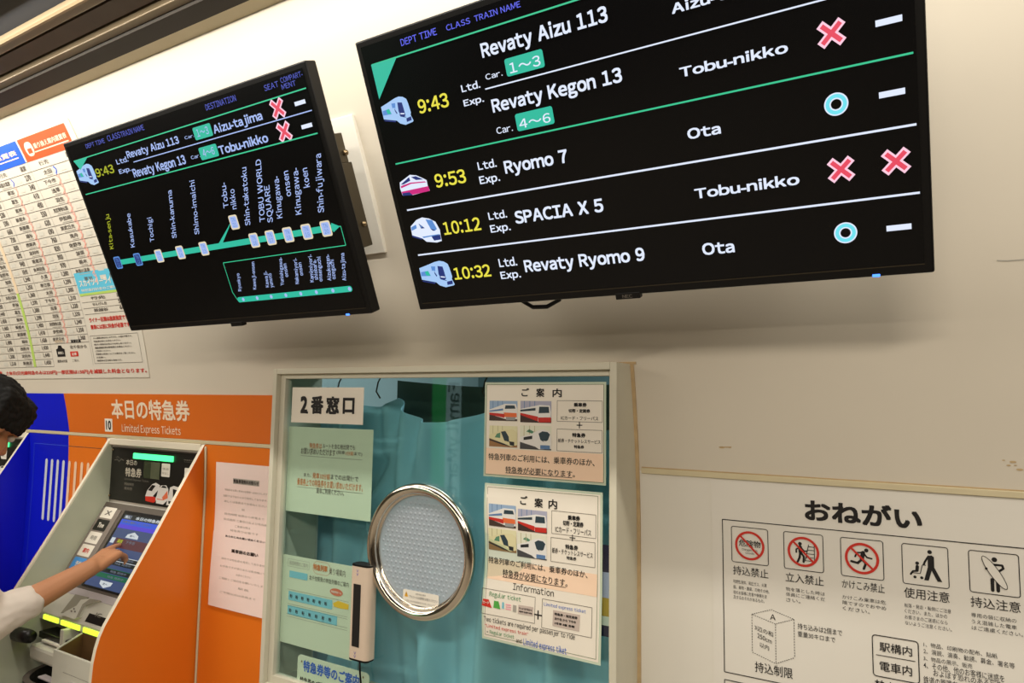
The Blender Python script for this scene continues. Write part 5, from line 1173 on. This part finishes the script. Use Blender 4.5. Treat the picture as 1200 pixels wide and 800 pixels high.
    vs = [(x, y, z) for z in (.53, .655) for x, y in pts]; m1 = n+1
    b.add(vs, [(i, i+1, m1+i+1, m1+i) for i in range(n)]+[tuple(range(m1-1, -1, -1))], M_bez2, True)
    b.add([(x, y, .6545) for x, y in pts]+[(-2.32+dx+(x-(-2.32+dx))*.86, -.17+(y+.17)*.86, .6545) for x, y in pts], [(i, i+1, m1+i+1, m1+i) for i in range(n)], M_bez)
    b.add([(-2.32+dx+(x-(-2.32+dx))*.86, -.17+(y+.17)*.86, z) for z in (.6545, .60) for x, y in pts], [(i+1, i, m1+i, m1+i+1) for i in range(n)]+[tuple(range(m1, 2*m1))], M_bez2)
    b.build('change_tray', t)
    MB().box((-2.33+dx, -.262, .658), (-2.215+dx, -.240, .664), M_lilac, .002).build('tray_slot', t)
    MB().tube([(XLc+.014+dx, -.262, .762), (XLc+.07+dx, -.262, .766), (XLc+.098+dx, -.262, .768)], [.021, .021, .019], M_bez2, 12).build('stick_holder', t)
    return t
machine(0, 'orange sided ticket machine the person is using, with touch screen and green lamp', M_orange)
machine(-1.104, 'blue sided ticket machine behind the person', M_blue)

# ================================================================ the person at the machine
def hull(bm, pts):
    vs = [bm.verts.new(p) for p in pts]
    r = bmesh.ops.convex_hull(bm, input=vs)
    dead = [g for g in r.get('geom_interior', []) if isinstance(g, bmesh.types.BMVert)]
    bmesh.ops.delete(bm, geom=dead, context='VERTS')
_sp = []
for i in range(8):
    for j in range(12):
        th = math.pi*(i+.5)/8; ph = 2*math.pi*j/12; _sp.append(Vector((math.sin(th)*math.cos(ph), math.sin(th)*math.sin(ph), math.cos(th))))
def blob(name, prims, voxel, m, parent, smooth=4, label=None):
    """one continuous skin grown over tapered limbs and ellipsoids"""
    bm = bmesh.new()
    for p in prims:
        if p[0] == 'c':
            _, a, ra, c, rc = p; hull(bm, [Vector(a)+d*ra for d in _sp]+[Vector(c)+d*rc for d in _sp])
        else:
            _, c, rad, M = p; hull(bm, [Vector(c)+(M @ Vector((d.x*rad[0], d.y*rad[1], d.z*rad[2])) if M else Vector((d.x*rad[0], d.y*rad[1], d.z*rad[2]))) for d in _sp])
    me = bpy.data.meshes.new(name); bm.to_mesh(me); bm.free()
    o = bpy.data.objects.new(name, me); C.objects.link(o)
    r = o.modifiers.new('r', 'REMESH'); r.mode = 'VOXEL'; r.voxel_size = voxel; r.use_smooth_shade = True
    s = o.modifiers.new('s', 'SMOOTH'); s.iterations = smooth; s.factor = .5
    dg = bpy.context.evaluated_depsgraph_get(); m2 = bpy.data.meshes.new_from_object(o.evaluated_get(dg)); o.modifiers.clear(); o.data = m2; m2.name = name
    loc = LOC[parent.name]
    for v in m2.vertices: v.co -= loc
    m2.materials.clear(); m2.materials.append(m); m2.polygons.foreach_set('use_smooth', [True]*len(m2.polygons))
    o.parent = parent
    if label: o['label'] = label
    return o
V = Vector
HD = V((-2.405, -.424, 1.428)); TIP = V((-2.213, -.083, 1.022)); WR = V((-2.165, -.215, .996)); EL = V((-2.20, -.452, .893)); SHR = V((-2.26, -.60, 1.175))
per = thing('person', 'dark haired person in a white shirt reaching out to touch the ticket machine screen', 'person', (-2.44, -.68, 0))
MH = Matrix.Rotation(math.radians(22), 3, 'Z') @ Matrix.Rotation(math.radians(-38), 3, 'X')          # head bowed towards the screen
h = lambda x, y, z: HD + MH @ V((x, y, z))*1.06
skin = [('e', h(0, -.005, .03), (.074, .092, .088), MH), ('e', h(0, .030, -.045), (.058, .066, .072), MH), ('c', h(0, .052, -.098), .026, h(0, .040, -.085), .034),
        ('c', h(0, .088, .002), .010, h(0, .106, -.032), .012), ('e', h(0, .096, -.040), (.016, .012, .010), MH),
        ('c', h(-.022, .084, -.074), .009, h(.022, .084, -.074), .009), ('e', h(.030, .078, .012), (.022, .014, .010), MH), ('e', h(-.030, .078, .012), (.022, .014, .010), MH),
        ('e', h(.076, -.012, -.012), (.010, .022, .032), MH), ('e', h(-.076, -.012, -.012), (.010, .022, .032), MH),
        ('c', h(0, -.02, -.06), .054, V((-2.41, -.545, 1.265)), .052), ('c', V((-2.41, -.56, 1.25)), .055, V((-2.43, -.60, 1.16)), .072),
        ('c', V((-2.43, -.62, 1.12)), .085, V((-2.43, -.66, .86)), .09),
        ('c', V((-2.43, -.60, 1.17)), .07, SHR, .055), ('c', SHR, .052, EL, .040), ('c', EL, .039, EL.lerp(WR, .35), .038), ('c', EL.lerp(WR, .35), .038, WR, .026),
        ('c', V((-2.43, -.60, 1.17)), .07, V((-2.60, -.58, 1.16)), .055), ('c', V((-2.60, -.58, 1.16)), .050, V((-2.66, -.52, .92)), .040), ('c', V((-2.66, -.52, .92)), .038, V((-2.60, -.42, .74)), .026),
        ('c', V((-2.36, -.67, .84)), .085, V((-2.36, -.66, .46)), .055), ('c', V((-2.36, -.66, .46)), .055, V((-2.36, -.70, .08)), .035),
        ('c', V((-2.52, -.67, .84)), .085, V((-2.52, -.62, .46)), .055), ('c', V((-2.52, -.62, .46)), .055, V((-2.52, -.66, .08)), .035),
        ('c', V((-2.36, -.69, .05)), .034, V((-2.36, -.55, .035)), .028), ('c', V((-2.52, -.65, .05)), .034, V((-2.52, -.51, .035)), .028)]
def hand(W, tip, pn, lat, curls, s=1.0):
    """palm plus five separate fingers; pn = out of the back of the hand, lat = towards the thumb"""
    a = (tip-W).normalized(); lat = (lat-a*lat.dot(a)).normalized(); pn = a.cross(lat) if a.cross(lat).dot(pn) > 0 else -a.cross(lat)
    K = W+a*.082*s+pn*.012
    P = [('c', W, .024*s, W+a*.03*s, .025*s)]
    for q in (-.027, -.009, .009, .027): P.append(('c', W+a*.018*s+lat*q*.6*s, .017*s, K+lat*q*s, .0125*s))
    for q, L, cu in ((.029, .070, curls[0]), (.009, .078, curls[1]), (-.011, .072, curls[2]), (-.029, .058, curls[3])):
        p = K+lat*q*s; ang = cu[0]; r = .0098*s
        for k, (f, dc) in enumerate(((.46, 0), (.30, cu[1]), (.24, cu[2]))):
            ang += dc; d = a*math.cos(ang)-pn*math.sin(ang); d = (d+lat*q*1.6).normalized(); n_ = p+d*L*f*s*1.06; P.append(('c', p, r, n_, r*.90)); p = n_; r *= .90
    p = W+a*.022*s+lat*.026*s-pn*.004; q1 = p+(a*.55+lat*.62-pn*.35).normalized()*.042*s; q2 = q1+(a*.85+lat*.22-pn*.40).normalized()*.032*s; q3 = q2+(a*.95-pn*.30).normalized()*.024*s
    P += [('c', p, .017*s, q1, .0125*s), ('c', q1, .0118*s, q2, .0105*s), ('c', q2, .0105*s, q3, .0085*s)]
    return P
skin += hand(WR, TIP, V((.15, -.85, .5)), V((-1, 0, .15)), [(.02, .10, .08), (.30, .55, .35), (.48, .70, .45), (.60, .75, .5)], .98)
skin += hand(V((-2.60, -.42, .74)), V((-2.58, -.34, .60)), V((-.9, .1, .2)), V((.1, 1, 0)), [(.25, .3, .2), (.3, .35, .25), (.35, .4, .25), (.4, .4, .3)], .95)
blob('body', skin, .0042, M_skin, per, 3)
# eyes and mouth
M_eye = mat('eye_white', (225, 220, 212), .3, noise=0); M_iris = mat('dark_iris', (30, 20, 15), .3, noise=0); M_lip = mat('lip', (160, 92, 80), .5, noise=0)
for x in (-.030, .030):
    e_ = MB().ball(h(x, .078, -.004), .011, M_eye, 2).ball(h(x, .0855, -.005), .0055, M_iris, 2).build('eye', per)
# hair: cap of short straight hair with a fringe over the forehead
hair = [('e', h(0, -.016, .050), (.086, .102, .090), MH), ('e', h(0, -.040, .015), (.083, .078, .085), MH), ('c', h(0, -.078, -.03), .034, h(0, -.062, -.062), .026), ('e', h(0, .048, .082), (.072, .052, .044), MH)]
for i in range(9):
    x = -.064+.016*i; hair.append(('c', h(x, .080-abs(x)*.55, .082), .016, h(x*1.02, .100-abs(x)*.62, .012+.007*(i % 3)), .0085))
for s_ in (-1, 1):
    for y, z in ((.056, .0), (.040, -.008), (.024, -.014), (.006, -.018), (-.012, -.024), (-.03, -.045), (-.048, -.055)): hair.append(('c', h(s_*(.074-max(0, y-.03)*.35), y, .06), .020, h(s_*(.083-max(0, y-.03)*.5), y, z), .010))
ho = blob('hair', hair, .0038, M_hair, per, 2)
tx0 = bpy.data.textures.new('strands', 'CLOUDS'); tx0.noise_scale = .012; tx0.noise_depth = 2
dm = ho.modifiers.new('strands', 'DISPLACE'); dm.texture = tx0; dm.strength = .009; dm.mid_level = .5; dm.texture_coords = 'LOCAL'
# shirt with loose rolled sleeves
CU = EL.lerp(WR, .27)
shirt = [('c', V((-2.408, -.535, 1.285)), .060, V((-2.415, -.57, 1.22)), .080), ('c', V((-2.33, -.625, 1.10)), .105, V((-2.36, -.655, .82)), .115), ('c', V((-2.53, -.615, 1.10)), .105, V((-2.50, -.655, .82)), .115), ('c', V((-2.405, -.55, 1.262)), .062, V((-2.42, -.585, 1.19)), .098),
         ('c', V((-2.43, -.60, 1.165)), .115, V((-2.43, -.64, .98)), .135), ('c', V((-2.43, -.64, .98)), .135, V((-2.43, -.67, .78)), .140), ('c', V((-2.41, -.565, 1.235)), .066, V((-2.425, -.59, 1.17)), .10),
         ('c', V((-2.43, -.60, 1.165)), .085, SHR, .072), ('c', SHR, .070, EL+V((0, -.01, .0)), .060), ('c', EL+V((0, -.01, 0)), .060, CU, .052), ('c', CU, .052, CU+(WR-EL).normalized()*.012, .050),
         ('c', EL+V((0, -.01, -.03)), .040, CU+V((0, -.02, -.022)), .034), ('e', EL.lerp(SHR, .45)+V((.02, 0, -.03)), (.06, .06, .07), None),
         ('c', V((-2.43, -.60, 1.165)), .085, V((-2.60, -.58, 1.16)), .072), ('c', V((-2.60, -.58, 1.16)), .068, V((-2.66, -.52, .92)), .056), ('c', V((-2.36, -.67, .84)), .10, V((-2.50, -.67, .78)), .10), ('c', V((-2.36, -.66, .76)), .098, V((-2.50, -.66, .76)), .098)]
so = blob('shirt', shirt, .006, M_shirt, per, 4)
tx_ = bpy.data.textures.new('cloth_folds', 'CLOUDS'); tx_.noise_scale = .07
dm = so.modifiers.new('folds', 'DISPLACE'); dm.texture = tx_; dm.strength = .018; dm.mid_level = .6; dm.texture_coords = 'LOCAL'
tr = [('c', V((-2.36, -.67, .84)), .105, V((-2.36, -.66, .46)), .082), ('c', V((-2.36, -.66, .46)), .082, V((-2.36, -.70, .10)), .070), ('c', V((-2.52, -.67, .84)), .105, V((-2.52, -.62, .46)), .082), ('c', V((-2.52, -.62, .46)), .082, V((-2.52, -.66, .10)), .070), ('c', V((-2.37, -.67, .82)), .105, V((-2.50, -.67, .82)), .105)]
blob('trousers', tr, .008, M_trouser, per, 4)
for x, y in ((-2.36, -.69), (-2.52, -.65)):
    blob('shoe', [('c', V((x, y-.03, .046)), .044, V((x, y+.15, .042)), .040), ('c', V((x, y-.02, .07)), .046, V((x, y+.02, .07)), .042)], .006, M_shoe, per, 2)
